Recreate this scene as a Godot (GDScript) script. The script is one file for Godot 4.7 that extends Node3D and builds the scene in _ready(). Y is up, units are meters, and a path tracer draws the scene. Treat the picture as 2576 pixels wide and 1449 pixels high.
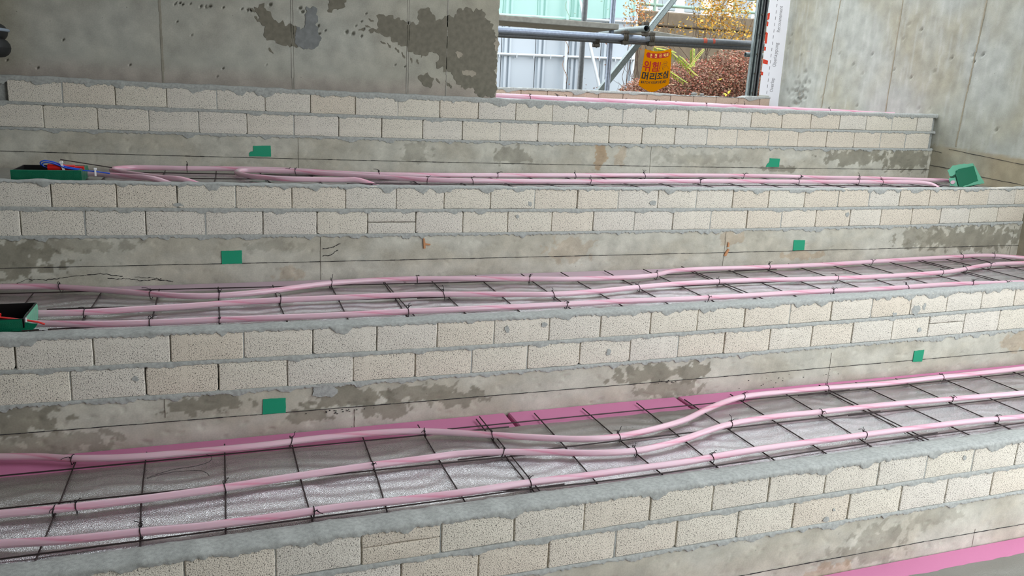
extends Node3D
# A stepped seating platform under construction: brick kerbs on concrete steps, floor heating pipes on foil, an opening to the yard behind.
# x runs along the steps, y is up, z comes towards the camera; metres.

const WALL_X := 4.555            # inner face of the right wall
const LEFT_X := -0.62
const BW_Z := -0.1               # front face of the back wall
# per step, from the top: face, fitted heights of the upper and lower course and of the chalk line (quadratics in x), head joints of both courses
const STEPS := [
	{"z": 0.000, "b": [0.0022, -0.0065, 1.402], "c": [0.0019, -0.0051, 1.2981], "l": [0.0019, -0.0107, 1.1963],
		"j0": [-0.382, -0.183, 0.015, 0.215, 0.419, 0.622, 0.821, 1.025, 1.225, 1.429, 1.625, 1.82, 2.017, 2.216, 2.415, 2.61, 2.81, 3.013, 3.214, 3.419, 3.619, 3.823, 4.017, 4.211, 4.404, 4.526],
		"j1": [-0.45, -0.26, -0.059, 0.14, 0.341, 0.542, 0.746, 0.948, 1.149, 1.347, 1.546, 1.741, 1.943, 2.144, 2.343, 2.538, 2.737, 2.939, 3.133, 3.343, 3.544, 3.746, 3.945, 4.14, 4.333, 4.52]},
	{"z": 0.684, "b": [0.0027, -0.0118, 1.0668], "c": [0.0028, -0.0108, 0.9656], "l": [0.0005, -0.0045, 0.852],
		"j0": [-0.33, -0.14, 0.067, 0.268, 0.471, 0.675, 0.879, 1.08, 1.277, 1.477, 1.674, 1.874, 2.071, 2.271, 2.471, 2.667, 2.868, 3.075, 3.278, 3.47, 3.665, 3.862, 4.065, 4.269, 4.465, 4.661],
		"j1": [-0.43, -0.241, -0.04, 0.158, 0.362, 0.566, 0.768, 0.965, 1.161, 1.361, 1.558, 1.759, 1.957, 2.159, 2.357, 2.557, 2.758, 2.954, 3.157, 3.366, 3.561, 3.763, 3.956, 4.157, 4.359, 4.561, 4.761]},
	{"z": 1.415, "b": [0.005, -0.0154, 0.7181], "c": [0.0035, -0.011, 0.6166], "l": [0.0013, -0.0073, 0.5287],
		"j0": [-0.318, -0.136, 0.059, 0.261, 0.466, 0.67, 0.87, 1.068, 1.265, 1.465, 1.66, 1.86, 2.055, 2.261, 2.468, 2.666, 2.866, 3.067, 3.264, 3.458, 3.648, 3.841],
		"j1": [-0.189, -0.006, 0.19, 0.391, 0.592, 0.795, 0.996, 1.19, 1.39, 1.587, 1.785, 1.983, 2.184, 2.388, 2.587, 2.786, 2.991, 3.184, 3.38, 3.581, 3.78]},
	{"z": 2.097, "b": [-0.0016, 0.0079, 0.3797], "c": [0, -0.0013, 0.2905], "l": [-0.0068, 0.0313, 0.1215],
		"j0": [-0.08, 0.109, 0.308, 0.507, 0.709, 0.91, 1.108, 1.308, 1.51, 1.713, 1.906, 2.111, 2.314, 2.508, 2.709, 2.902, 3.098],
		"j1": [0.422, 0.612, 0.809, 1.013, 1.21, 1.41, 1.604, 1.808, 2.009, 2.217, 2.423, 2.615, 2.817, 3.027]}
]
const TREAD := [1.49, 1.133, 0.775, 0.455, 0.105]   # top of the insulation on the landing and on the four treads
const PIPES := {
"3a": [-0.251, 1.429, -0.189, 1.447, -0.087, 1.472, -0.003, 1.504, 0.097, 1.526, 0.19, 1.537, 0.296, 1.539, 0.405, 1.541, 0.517, 1.54, 0.633, 1.531, 0.743, 1.528, 0.866, 1.532, 0.988, 1.552, 1.107, 1.595, 1.197, 1.632, 1.342, 1.689, 1.462, 1.728, 1.573, 1.74, 1.703, 1.72, 1.87, 1.672, 2.017, 1.598, 2.198, 1.529, 2.389, 1.519, 2.593, 1.521, 2.857, 1.531, 3.182, 1.523, 3.425, 1.521, 3.655, 1.514, 3.861, 1.51],
	"3b": [-0.167, 1.79, -0.117, 1.791, -0.001, 1.798, 0.117, 1.798, 0.24, 1.796, 0.402, 1.785, 0.538, 1.77, 0.711, 1.756, 0.801, 1.751, 0.943, 1.744, 1.066, 1.739, 1.186, 1.758, 1.341, 1.798, 1.459, 1.833, 1.587, 1.849, 1.688, 1.835, 1.783, 1.81, 1.998, 1.741, 2.208, 1.718, 2.399, 1.721, 2.676, 1.72, 2.986, 1.731, 3.362, 1.748, 3.54, 1.752],
	"3c": [-0.134, 1.935, -0.086, 1.938, 0.051, 1.958, 0.209, 1.965, 0.339, 1.975, 0.493, 1.974, 0.606, 1.969, 0.681, 1.966, 0.853, 1.971, 1.037, 1.97, 1.194, 1.963, 1.355, 1.964, 1.528, 1.96, 1.694, 1.958, 1.892, 1.94, 2.097, 1.931, 2.313, 1.927, 2.598, 1.923, 2.899, 1.924, 3.125, 1.937, 3.288, 1.941],
	"2a": [-0.385, 0.717, -0.311, 0.729, -0.188, 0.742, -0.114, 0.765, 0.031, 0.832, 0.163, 0.901, 0.293, 0.956, 0.401, 0.968, 0.558, 0.936, 0.702, 0.876, 0.843, 0.833, 1.105, 0.814, 1.367, 0.852, 1.585, 0.884, 1.806, 0.916, 2.119, 0.909, 2.35, 0.819, 2.802, 0.816, 3.162, 0.805, 3.52, 0.77, 4.003, 0.729, 4.293, 0.72, 4.459, 0.804, 4.552, 0.877],
	"2b": [-0.169, 1.102, -0.142, 1.106, -0.013, 1.12, 0.139, 1.108, 0.298, 1.096, 0.464, 1.072, 0.617, 1.065, 0.81, 1.064, 1.05, 1.062, 1.195, 1.08, 1.441, 1.119, 1.593, 1.142, 1.767, 1.128, 1.959, 1.093, 2.205, 1.058, 2.533, 1.049, 2.864, 1.07, 3.232, 1.073, 3.668, 1.037, 4.045, 0.932, 4.315, 0.918, 4.495, 0.921],
	"2c": [-0.17, 1.209, -0.144, 1.218, 0.005, 1.254, 0.152, 1.273, 0.379, 1.279, 0.538, 1.285, 0.778, 1.29, 1, 1.285, 1.233, 1.29, 1.43, 1.291, 1.638, 1.288, 1.857, 1.284, 2.061, 1.294, 2.362, 1.288, 2.693, 1.275, 3.033, 1.281, 3.425, 1.26, 3.723, 1.275, 4.007, 1.294],
	"1a": [0.027, 0.29, 0.013, 0.246, 0.019, 0.206, 0.08, 0.157, 0.18, 0.153, 0.286, 0.164, 0.497, 0.154, 0.695, 0.18, 0.921, 0.287, 1.159, 0.329, 1.648, 0.308, 2.683, 0.213, 3.215, 0.193, 3.496, 0.238, 3.894, 0.255, 4.369, 0.339],
	"1a2": [0.017, 0.291, 0.046, 0.333, 0.1, 0.401, 0.201, 0.517, 0.287, 0.577],
	"1b": [0.522, 0.215, 0.6, 0.222, 0.73, 0.25, 0.882, 0.325, 1.054, 0.417, 1.28, 0.519, 1.568, 0.544, 2.033, 0.529, 2.52, 0.481, 3.191, 0.454, 3.722, 0.438, 4.045, 0.473],
	"1b2": [0.522, 0.215, 0.494, 0.25, 0.488, 0.32, 0.521, 0.426, 0.609, 0.498, 0.69, 0.533, 0.885, 0.547, 0.955, 0.556],
	"1c": [-0.086, 0.391, -0.029, 0.413, 0.06, 0.474, 0.183, 0.558]
}
var M := {}
var names := {}
var rng := RandomNumberGenerator.new()


func _ready() -> void:
	rng.seed = 7
	view_and_light()
	make_materials()
	build_shell()
	for k in 5:
		build_step(k)
	for k in 4:
		build_kerb(k)
	for k in 5:
		build_insulation(k)
	for k in [1, 2, 3]:
		build_mesh(k)
	build_pipes()
	build_window()
	build_tapes()
	build_boxes()
	build_scaffold()
	build_yard()
	build_sundries()


func view_and_light() -> void:
	var cam := Camera3D.new()
	cam.name = "camera"
	cam.fov = 39.1773
	cam.near = 0.05
	cam.far = 200.0
	cam.transform = Transform3D(Basis(Vector3(0.940992, 0.046032, 0.335284), Vector3(0.036700, 0.970985, -0.236308), Vector3(-0.336433, 0.234669, 0.911999)), Vector3(0.4134, 1.5321, 3.8764))
	add_child(cam)
	var e := Environment.new()
	e.background_mode = Environment.BG_SKY
	var sky := ProceduralSkyMaterial.new()
	sky.sky_top_color = Color(0.90, 0.92, 0.945)
	sky.sky_horizon_color = Color(0.95, 0.955, 0.96)
	sky.ground_bottom_color = Color(0.42, 0.41, 0.39)
	sky.ground_horizon_color = Color(0.6, 0.6, 0.58)
	sky.sky_curve = 0.25
	sky.sun_angle_max = 1.0
	e.sky = Sky.new()
	e.sky.sky_material = sky
	e.background_energy_multiplier = 1.0
	e.tonemap_mode = Environment.TONE_MAPPER_LINEAR
	e.tonemap_exposure = 4.3
	e.sdfgi_enabled = true
	e.ssao_enabled = true
	e.ssil_enabled = true
	var w := WorldEnvironment.new()
	w.name = "world"
	w.environment = e
	add_child(w)


# ---------------------------------------------------------------- helpers
class MB:
	var v := PackedVector3Array()
	var col := PackedColorArray()
	var uv := PackedVector2Array()
	var ix := PackedInt32Array()
	var colored := false
	var mapped := false

	func p(a: Vector3, c := Color.WHITE, t := Vector2.ZERO) -> int:
		v.append(a)
		col.append(c)
		uv.append(t)
		return v.size() - 1

	func tri(a: int, b: int, c: int) -> void:      # counter-clockwise seen from outside
		ix.append(a)
		ix.append(c)
		ix.append(b)

	func quad(a: int, b: int, c: int, d: int) -> void:
		tri(a, b, c)
		tri(a, c, d)

	func face(a: Vector3, b: Vector3, c: Vector3, d: Vector3, k := Color.WHITE) -> void:
		var i := p(a, k, Vector2(0, 1))
		p(b, k, Vector2(1, 1))
		p(c, k, Vector2(1, 0))
		p(d, k, Vector2(0, 0))
		quad(i, i + 1, i + 2, i + 3)

	# a box with chamfered edges, between two corners, placed by t
	func box(lo: Vector3, hi: Vector3, b := 0.002, t := Transform3D(), k := Color.WHITE) -> void:
		var c := (lo + hi) * 0.5
		var h := (hi - lo) * 0.5
		b = minf(b, minf(h.x, minf(h.y, h.z)) * 0.9)
		for axis in 3:
			var u := (axis + 1) % 3
			var w := (axis + 2) % 3
			for s in [-1.0, 1.0]:
				var q: Array[Vector3] = []
				for m in [[-1, -1], [1, -1], [1, 1], [-1, 1]]:
					var o := Vector3.ZERO
					o[axis] = s * h[axis]
					o[u] = m[0] * (h[u] - b)
					o[w] = m[1] * (h[w] - b)
					q.append(t * (c + o))
				if s > 0:
					face(q[0], q[1], q[2], q[3], k)
				else:
					face(q[3], q[2], q[1], q[0], k)
			for s1 in [-1.0, 1.0]:
				for s2 in [-1.0, 1.0]:
					var r: Array[Vector3] = []
					for m in [[0, -1], [1, -1], [1, 1], [0, 1]]:
						var o := Vector3.ZERO
						o[axis] = m[1] * (h[axis] - b)
						o[u] = s1 * (h[u] - (b if m[0] else 0.0))
						o[w] = s2 * (h[w] - (0.0 if m[0] else b))
						r.append(t * (c + o))
					if s1 * s2 > 0:
						face(r[0], r[1], r[2], r[3], k)
					else:
						face(r[3], r[2], r[1], r[0], k)
		for sx in [-1.0, 1.0]:
			for sy in [-1.0, 1.0]:
				for sz in [-1.0, 1.0]:
					var s := Vector3(sx, sy, sz)
					var i := p(t * (c + s * (h - Vector3(0, b, b))), k)
					p(t * (c + s * (h - Vector3(b, 0, b))), k)
					p(t * (c + s * (h - Vector3(b, b, 0))), k)
					if sx * sy * sz > 0:
						tri(i, i + 1, i + 2)
					else:
						tri(i, i + 2, i + 1)

	# a round bar along a path, closed at both ends
	func tube(path: PackedVector3Array, r: float, n := 8, k := Color.WHITE, r_end := -1.0, ring := false) -> void:
		var m := path.size()
		var side := Vector3.ZERO
		var first := v.size()
		var run := 0.0
		for i in m:
			var d: Vector3
			if ring:
				d = path[(i + 1) % m] - path[(i + m - 1) % m]
			else:
				d = path[mini(i + 1, m - 1)] - path[maxi(i - 1, 0)]
			d = d.normalized()
			if side == Vector3.ZERO:
				side = d.cross(Vector3.UP if absf(d.y) < 0.9 else Vector3.RIGHT).normalized()
			side = (side - d * side.dot(d)).normalized()
			var up := side.cross(d)
			if i:
				run += path[i].distance_to(path[i - 1])
			var rr := r if r_end < 0.0 else lerpf(r, r_end, float(i) / (m - 1))
			for j in n + 1:
				var a := TAU * j / n
				p(path[i] + (side * cos(a) + up * sin(a)) * rr, k, Vector2(run, float(j) / n))
		var w := n + 1
		for i in (m if ring else m - 1):
			for j in n:
				var a := first + i * w + j
				var b := first + ((i + 1) % m) * w + j
				quad(a, b, b + 1, a + 1)
		if not ring:
			for e in [0, m - 1]:
				var c := p(path[e], k)
				for j in n:
					var a := p(v[first + e * w + j], k)
					var b := p(v[first + e * w + j + 1], k)
					if e == 0:
						tri(c, a, b)
					else:
						tri(c, b, a)

	# a flat shape in the plane of t (x right, y up, z out) with a thickness
	func slab(poly: PackedVector2Array, depth: float, t := Transform3D(), k := Color.WHITE, bevel := 0.0) -> void:
		if Geometry2D.is_polygon_clockwise(poly):
			poly = poly.duplicate()
			poly.reverse()
		var tris := Geometry2D.triangulate_polygon(poly)
		if tris.is_empty():      # a torn outline that crosses itself: take its outer hull of pieces
			var best := 0.0
			for piece in Geometry2D.offset_polygon(poly, 0.0004):
				var r := Rect2(piece[0], Vector2.ZERO)
				for q in piece:
					r = r.expand(q)
				if r.get_area() > best and not Geometry2D.is_polygon_clockwise(piece):
					best = r.get_area()
					poly = piece
			tris = Geometry2D.triangulate_polygon(poly)
		if tris.is_empty():
			return
		var i := v.size()
		for q in poly:
			p(t * Vector3(q.x, q.y, depth), k, q)
		for j in range(0, tris.size(), 3):
			var a := i + tris[j]
			var b := i + tris[j + 1]
			var c := i + tris[j + 2]
			var area := (poly[tris[j + 1]] - poly[tris[j]]).cross(poly[tris[j + 2]] - poly[tris[j]])
			if area > 0:
				tri(a, b, c)
			else:
				tri(a, c, b)
		var n := poly.size()
		var s := v.size()
		for q in poly:
			p(t * Vector3(q.x, q.y, depth), k, q)
			p(t * Vector3(q.x, q.y, 0.0), k, q)
		for j in n:
			var a := s + 2 * j
			var b := s + 2 * ((j + 1) % n)
			quad(a, a + 1, b + 1, b)

	func mesh() -> ArrayMesh:
		var nm := PackedVector3Array()
		nm.resize(v.size())
		for i in range(0, ix.size(), 3):
			var a := ix[i]
			var b := ix[i + 1]
			var c := ix[i + 2]
			var f := (v[c] - v[a]).cross(v[b] - v[a])
			nm[a] += f
			nm[b] += f
			nm[c] += f
		for i in nm.size():
			nm[i] = nm[i].normalized() if nm[i].length_squared() > 1e-24 else Vector3.UP
		var arr := []
		arr.resize(Mesh.ARRAY_MAX)
		arr[Mesh.ARRAY_VERTEX] = v
		arr[Mesh.ARRAY_NORMAL] = nm
		if colored:
			arr[Mesh.ARRAY_COLOR] = col
		if mapped:
			arr[Mesh.ARRAY_TEX_UV] = uv
		arr[Mesh.ARRAY_INDEX] = ix
		var me := ArrayMesh.new()
		me.add_surface_from_arrays(Mesh.PRIMITIVE_TRIANGLES, arr)
		return me


func numbered(called: String, parent: Node) -> String:
	var key := "%d/%s" % [parent.get_instance_id(), called]
	names[key] = names.get(key, -1) + 1
	return called if names[key] == 0 else "%s_%03d" % [called, names[key]]


func obj(called: String, mesh: Mesh, mat: Material, parent: Node = self) -> MeshInstance3D:
	var o := MeshInstance3D.new()
	o.name = numbered(called, parent)
	o.mesh = mesh
	o.set_surface_override_material(0, mat)
	parent.add_child(o, true)
	return o


func tag(o: Node3D, label: String, category: String, group := "", kind := "") -> Node3D:
	o.set_meta("label", label)
	o.set_meta("category", category)
	if group:
		o.set_meta("group", group)
	if kind:
		o.set_meta("kind", kind)
	return o


func thing(called: String, label: String, category: String, at := Vector3.ZERO, group := "", kind := "") -> Node3D:
	var o := Node3D.new()
	o.name = numbered(called, self)
	o.position = at
	add_child(o, true)
	tag(o, label, category, group, kind)
	return o


func lin(r: float, g: float, b: float) -> Color:   # an sRGB colour as a linear vertex colour
	return Color(r, g, b).srgb_to_linear()


func noise(s: int, f: float, octaves := 3, kind := FastNoiseLite.TYPE_SIMPLEX) -> FastNoiseLite:
	var n := FastNoiseLite.new()
	n.seed = s
	n.frequency = f
	n.noise_type = kind
	n.fractal_octaves = octaves
	n.fractal_type = FastNoiseLite.FRACTAL_FBM if octaves > 1 else FastNoiseLite.FRACTAL_NONE
	return n


func q2(k: Array, x: float) -> float:
	return (k[0] * x + k[1]) * x + k[2]


func smooth_path(pts: PackedVector3Array, step := 0.02) -> PackedVector3Array:
	var out := PackedVector3Array()
	for i in pts.size() - 1:
		var a := pts[maxi(i - 1, 0)]
		var b := pts[i]
		var c := pts[i + 1]
		var d := pts[mini(i + 2, pts.size() - 1)]
		var n := maxi(2, int(b.distance_to(c) / step))
		for j in n:
			out.append(b.cubic_interpolate(c, a, d, float(j) / n))
	out.append(pts[pts.size() - 1])
	return out


func ragged(poly: PackedVector2Array, step: float, amp: float, s: int) -> PackedVector2Array:
	var n := noise(s, 1.0, 3)
	n.frequency = 0.16 / step
	var out := PackedVector2Array()
	for i in poly.size():
		var a := poly[i]
		var b := poly[(i + 1) % poly.size()]
		var m := maxi(1, int(a.distance_to(b) / step))
		var nrm := (b - a).orthogonal().normalized()
		for j in m:
			var q := a.lerp(b, float(j) / m)
			out.append(q + nrm * amp * n.get_noise_2d(q.x, q.y) * 1.6)
	return out


func blob(c: Vector2, rx: float, ry: float, n: int, s: int) -> PackedVector2Array:
	var r := RandomNumberGenerator.new()
	r.seed = s
	var out := PackedVector2Array()
	for i in n:
		var a := TAU * i / n
		var k := r.randf_range(0.72, 1.15)
		out.append(c + Vector2(cos(a) * rx, sin(a) * ry) * k)
	return out


# ---------------------------------------------------------------- materials
func mat(color: Color, rough := 0.8, metal := 0.0) -> StandardMaterial3D:
	var m := StandardMaterial3D.new()
	m.albedo_color = color
	m.roughness = rough
	m.metallic = metal
	return m


func nbytes(n: FastNoiseLite, size: int) -> PackedByteArray:
	var im := n.get_seamless_image(size, size)
	im.convert(Image.FORMAT_L8)
	return im.get_data()


func gray(data: PackedByteArray, size: int) -> ImageTexture:
	return ImageTexture.create_from_image(Image.create_from_data(size, size, false, Image.FORMAT_L8, data))


func tri_mat(color: Color, rough: float, albedo: Texture2D, height: Texture2D, metres: float, relief_cm: float, metal := 0.0, vertex := false) -> StandardMaterial3D:
	var m := mat(color, rough, metal)
	if albedo:
		m.albedo_texture = albedo
	if height:
		m.heightmap_enabled = true
		m.heightmap_texture = height
		m.heightmap_scale = relief_cm
	m.uv1_triplanar = true
	m.uv1_world_triplanar = true
	m.uv1_triplanar_sharpness = 4.0
	m.uv1_scale = Vector3.ONE / metres
	m.vertex_color_use_as_albedo = vertex
	return m


func make_materials() -> void:
	var size := 1024
	# cast cement brick: squiggly open pits between the grains
	var worm := noise(11, 0.06, 1)
	worm.fractal_type = FastNoiseLite.FRACTAL_RIDGED
	worm.domain_warp_enabled = true
	worm.domain_warp_amplitude = 12.0
	worm.domain_warp_frequency = 0.03
	var a := nbytes(worm, size)
	var b := nbytes(noise(12, 0.085, 2), size)
	var c := nbytes(noise(13, 0.11, 3), size)
	var alb := PackedByteArray()
	var hgt := PackedByteArray()
	alb.resize(size * size)
	hgt.resize(size * size)
	for i in size * size:
		var pit := clampf((a[i] - 178.0) / 34.0, 0.0, 1.0) * clampf((b[i] - 138.0) / 26.0, 0.0, 1.0)
		var grain: float = c[i] / 255.0
		alb[i] = int(clampf(240.0 + (grain - 0.5) * 30.0 - pit * 105.0, 0.0, 255.0))
		hgt[i] = int(clampf(150.0 + (grain - 0.5) * 95.0 - pit * 120.0, 0.0, 255.0))
	var brick_a := gray(alb, size)
	var brick_h := gray(hgt, size)
	M.bricks = []
	for k in [Color(0.90, 0.878, 0.82), Color(0.896, 0.876, 0.826), Color(0.902, 0.872, 0.806), Color(0.892, 0.874, 0.822), Color(0.90, 0.878, 0.814), Color(0.89, 0.855, 0.785)]:
		M.bricks.append(tri_mat(k, 0.92, brick_a, brick_h, 0.54, 0.18))
	M.brick_brown = tri_mat(Color(0.80, 0.72, 0.64), 0.92, brick_a, brick_h, 0.42, 0.12)
	# cast concrete: soft clouds, grain and pinholes; its stains are vertex colours
	var d := nbytes(noise(21, 0.008, 5), size)
	var f := nbytes(noise(22, 0.12, 2), size)
	var g := nbytes(noise(23, 0.03, 2, FastNoiseLite.TYPE_CELLULAR), size)
	for i in size * size:
		var hole := clampf((22.0 - g[i]) / 14.0, 0.0, 1.0) * clampf((d[i] - 140.0) / 20.0, 0.0, 1.0)
		alb[i] = int(clampf(222.0 + (d[i] - 128.0) * 0.13 + (f[i] - 128.0) * 0.05 - hole * 70.0, 0.0, 255.0))
		hgt[i] = int(clampf(150.0 + (d[i] - 128.0) * 0.05 + (f[i] - 128.0) * 0.06 - hole * 110.0, 0.0, 255.0))
	var con_a := gray(alb, size)
	var con_h := gray(hgt, size)
	M.concrete = tri_mat(Color(1, 1, 1), 0.88, con_a, con_h, 1.1, 0.06, 0.0, true)
	M.concrete_plain = tri_mat(Color(0.70, 0.69, 0.65), 0.88, con_a, con_h, 1.1, 0.14)
	M.joint = tri_mat(Color(0.67, 0.655, 0.595), 0.9, con_a, con_h, 0.5, 0.2)
	M.joint_brown = tri_mat(Color(0.66, 0.63, 0.545), 0.9, con_a, con_h, 0.5, 0.2)
	M.patch_dark = tri_mat(Color(0.53, 0.515, 0.455), 0.9, con_a, con_h, 0.33, 0.1)
	M.patch_blue = tri_mat(Color(0.57, 0.585, 0.58), 0.9, con_a, con_h, 0.4, 0.2)
	M.patch_light = tri_mat(Color(0.72, 0.69, 0.62), 0.9, con_a, con_h, 0.4, 0.3)
	# mortar
	var u := nbytes(noise(31, 0.02, 4), size)
	for i in size * size:
		alb[i] = int(clampf(228.0 + (u[i] - 128.0) * 0.16 + (f[i] - 128.0) * 0.12, 0.0, 255.0))
		hgt[i] = int(clampf(128.0 + (u[i] - 128.0) * 0.15 + (f[i] - 128.0) * 0.3, 0.0, 255.0))
	M.mortar = tri_mat(Color(0.705, 0.72, 0.70), 0.85, gray(alb, size), gray(hgt, size), 0.35, 0.06)
	# aluminium foil on bubble film: fine crinkles that glitter
	var w1 := noise(41, 0.042, 2)
	var w := nbytes(w1, size)
	for i in size * size:
		hgt[i] = clampi(int(w[i] * 0.8 + f[i] * 0.2), 0, 255)
	M.foil = tri_mat(Color(0.80, 0.80, 0.80), 0.17, null, gray(hgt, size), 0.24, 0.13, 0.95)
	M.foil.uv1_scale = Vector3(1.0 / 0.14, 1.0 / 0.2, 1.0 / 0.30)
	M.foil_dull = tri_mat(Color(0.62, 0.62, 0.60), 0.42, null, gray(hgt, size), 0.22, 0.05, 0.8)
	var xps_n := gray(f, size)
	M.xps = tri_mat(Color(0.79, 0.48, 0.63), 0.62, null, xps_n, 0.25, 0.02)
	M.xps_pale = tri_mat(Color(0.80, 0.70, 0.75), 0.5, null, xps_n, 0.25, 0.02)
	# plastic pipe: pale pink, with a darker streak that winds round it
	var ps := 256
	var im := Image.create(ps, ps, false, Image.FORMAT_RGB8)
	var pn := noise(51, 0.02, 2).get_seamless_image(ps, ps)
	for y in ps:
		for x in ps:
			var ph := fposmod(float(x) / ps + float(y) / ps, 1.0)
			var k := exp(-pow((ph - 0.5) / 0.05, 2.0)) + 0.35 * exp(-pow((ph - 0.62) / 0.12, 2.0))
			k = clampf(k * (0.55 + pn.get_pixel(x, y).r * 0.7), 0.0, 1.0)
			im.set_pixel(x, y, Color(0.85, 0.715, 0.76).lerp(Color(0.83, 0.57, 0.65), k))
	M.pipe = mat(Color(1, 1, 1), 0.2)
	M.pipe.albedo_texture = ImageTexture.create_from_image(im)
	M.pipe.uv1_scale = Vector3(2.3, 1, 1)
	M.pipe.subsurf_scatter_enabled = true
	M.pipe.subsurf_scatter_strength = 0.12
	M.rod = mat(Color(0.19, 0.145, 0.14), 0.6, 0.3)
	M.wire = mat(Color(0.13, 0.11, 0.12), 0.55, 0.4)
	M.chalk = mat(Color(0.12, 0.12, 0.13), 0.95)
	M.tape = tri_mat(Color(0.0, 0.57, 0.42), 0.55, null, xps_n, 0.3, 0.02)
	M.tape_dark = tri_mat(Color(0.0, 0.38, 0.27), 0.3, null, xps_n, 0.5, 0.05)
	M.tape_thin = mat(Color(0.40, 0.66, 0.55), 0.3)
	M.tape_thin.backlight_enabled = true
	M.tape_thin.backlight = Color(0.3, 0.6, 0.5)
	M.black = mat(Color(0.035, 0.035, 0.04), 0.5)
	M.rubber = mat(Color(0.085, 0.095, 0.10), 0.6)
	M.band = mat(Color(0.50, 0.55, 0.60), 0.6)
	M.red = mat(Color(0.80, 0.12, 0.10), 0.4)
	M.blue = mat(Color(0.16, 0.36, 0.86), 0.35)
	M.white = mat(Color(0.93, 0.93, 0.93), 0.5)
	M.steel = tri_mat(Color(0.62, 0.67, 0.74), 0.36, con_a, null, 0.3, 0.0, 0.6)
	M.steel_dark = tri_mat(Color(0.46, 0.48, 0.49), 0.45, con_a, null, 0.25, 0.0, 0.55)
	M.steel_green = tri_mat(Color(0.60, 0.65, 0.65), 0.5, con_a, null, 0.3, 0.0, 0.6)
	M.clamp = tri_mat(Color(0.36, 0.34, 0.30), 0.65, con_a, null, 0.2, 0.0, 0.5)
	M.rust_paint = mat(Color(0.62, 0.27, 0.20), 0.7)
	M.plank = tri_mat(Color(0.66, 0.66, 0.62), 0.8, con_a, con_h, 0.5, 0.1)
	M.fence = tri_mat(Color(0.655, 0.695, 0.725), 0.35, null, null, 1.0, 0.0, 0.2)
	M.fence_post = mat(Color(0.76, 0.79, 0.81), 0.4, 0.2)
	M.net = mat(Color(0.62, 0.92, 0.82, 0.30), 0.8)
	M.net.transparency = BaseMaterial3D.TRANSPARENCY_ALPHA
	M.sheet = tri_mat(Color(0.90, 0.905, 0.92), 0.7, null, xps_n, 0.3, 0.02)
	M.print_gray = mat(Color(0.47, 0.46, 0.47), 0.8)
	M.print_red = mat(Color(0.80, 0.24, 0.14), 0.8)
	M.sign = tri_mat(Color(0.76, 0.475, 0.0), 0.55, null, xps_n, 0.3, 0.03)
	M.sign.roughness = 0.85
	M.sign.metallic_specular = 0.15
	M.sign.backlight_enabled = true
	M.sign.backlight = Color(0.2, 0.13, 0.0)
	M.sign_red = mat(Color(0.60, 0.03, 0.03), 0.8)
	M.sign_black = mat(Color(0.05, 0.045, 0.03), 0.6)
	M.sign_cream = mat(Color(0.95, 0.80, 0.35), 0.6)
	M.wood = mat(Color(0.72, 0.52, 0.36), 0.8)
	M.stone = tri_mat(Color(0.62, 0.62, 0.6), 0.9, con_a, con_h, 0.2, 0.2)
	M.leaf = mat(Color(1, 1, 1), 0.6)
	M.leaf.vertex_color_use_as_albedo = true
	M.leaf.backlight_enabled = true
	M.leaf.backlight = Color(0.35, 0.35, 0.3)
	M.twig = mat(Color(0.28, 0.22, 0.18), 0.9)
	M.soil = tri_mat(Color(0.42, 0.38, 0.32), 0.95, con_a, con_h, 0.8, 0.6)
	M.retaining = tri_mat(Color(0.47, 0.42, 0.345), 0.9, con_a, con_h, 2.0, 0.3)
	M.far_wall = mat(Color(0.95, 0.95, 0.94), 0.8)
	M.far_glass = mat(Color(0.55, 0.60, 0.62), 0.2)
	M.rail_green = mat(Color(0.52, 0.62, 0.56), 0.6)
	M.pavement = tri_mat(Color(0.66, 0.65, 0.62), 0.9, con_a, con_h, 1.5, 0.2)


# ---------------------------------------------------------------- the shell
func grid(nu: int, nv: int, at: Callable, tint: Callable, mb: MB) -> void:
	var first := mb.v.size()
	for j in nv + 1:
		for i in nu + 1:
			var q: Vector3 = at.call(i, j)
			mb.p(q, tint.call(q))
	for j in nv:
		for i in nu:
			var a := first + j * (nu + 1) + i
			mb.quad(a, a + 1, a + nu + 2, a + nu + 1)


func steps_of(from: float, to: float, step: float) -> PackedFloat32Array:
	var out := PackedFloat32Array()
	var n := maxi(1, int(round((to - from) / step)))
	for i in n + 1:
		out.append(lerpf(from, to, float(i) / n))
	return out


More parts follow.
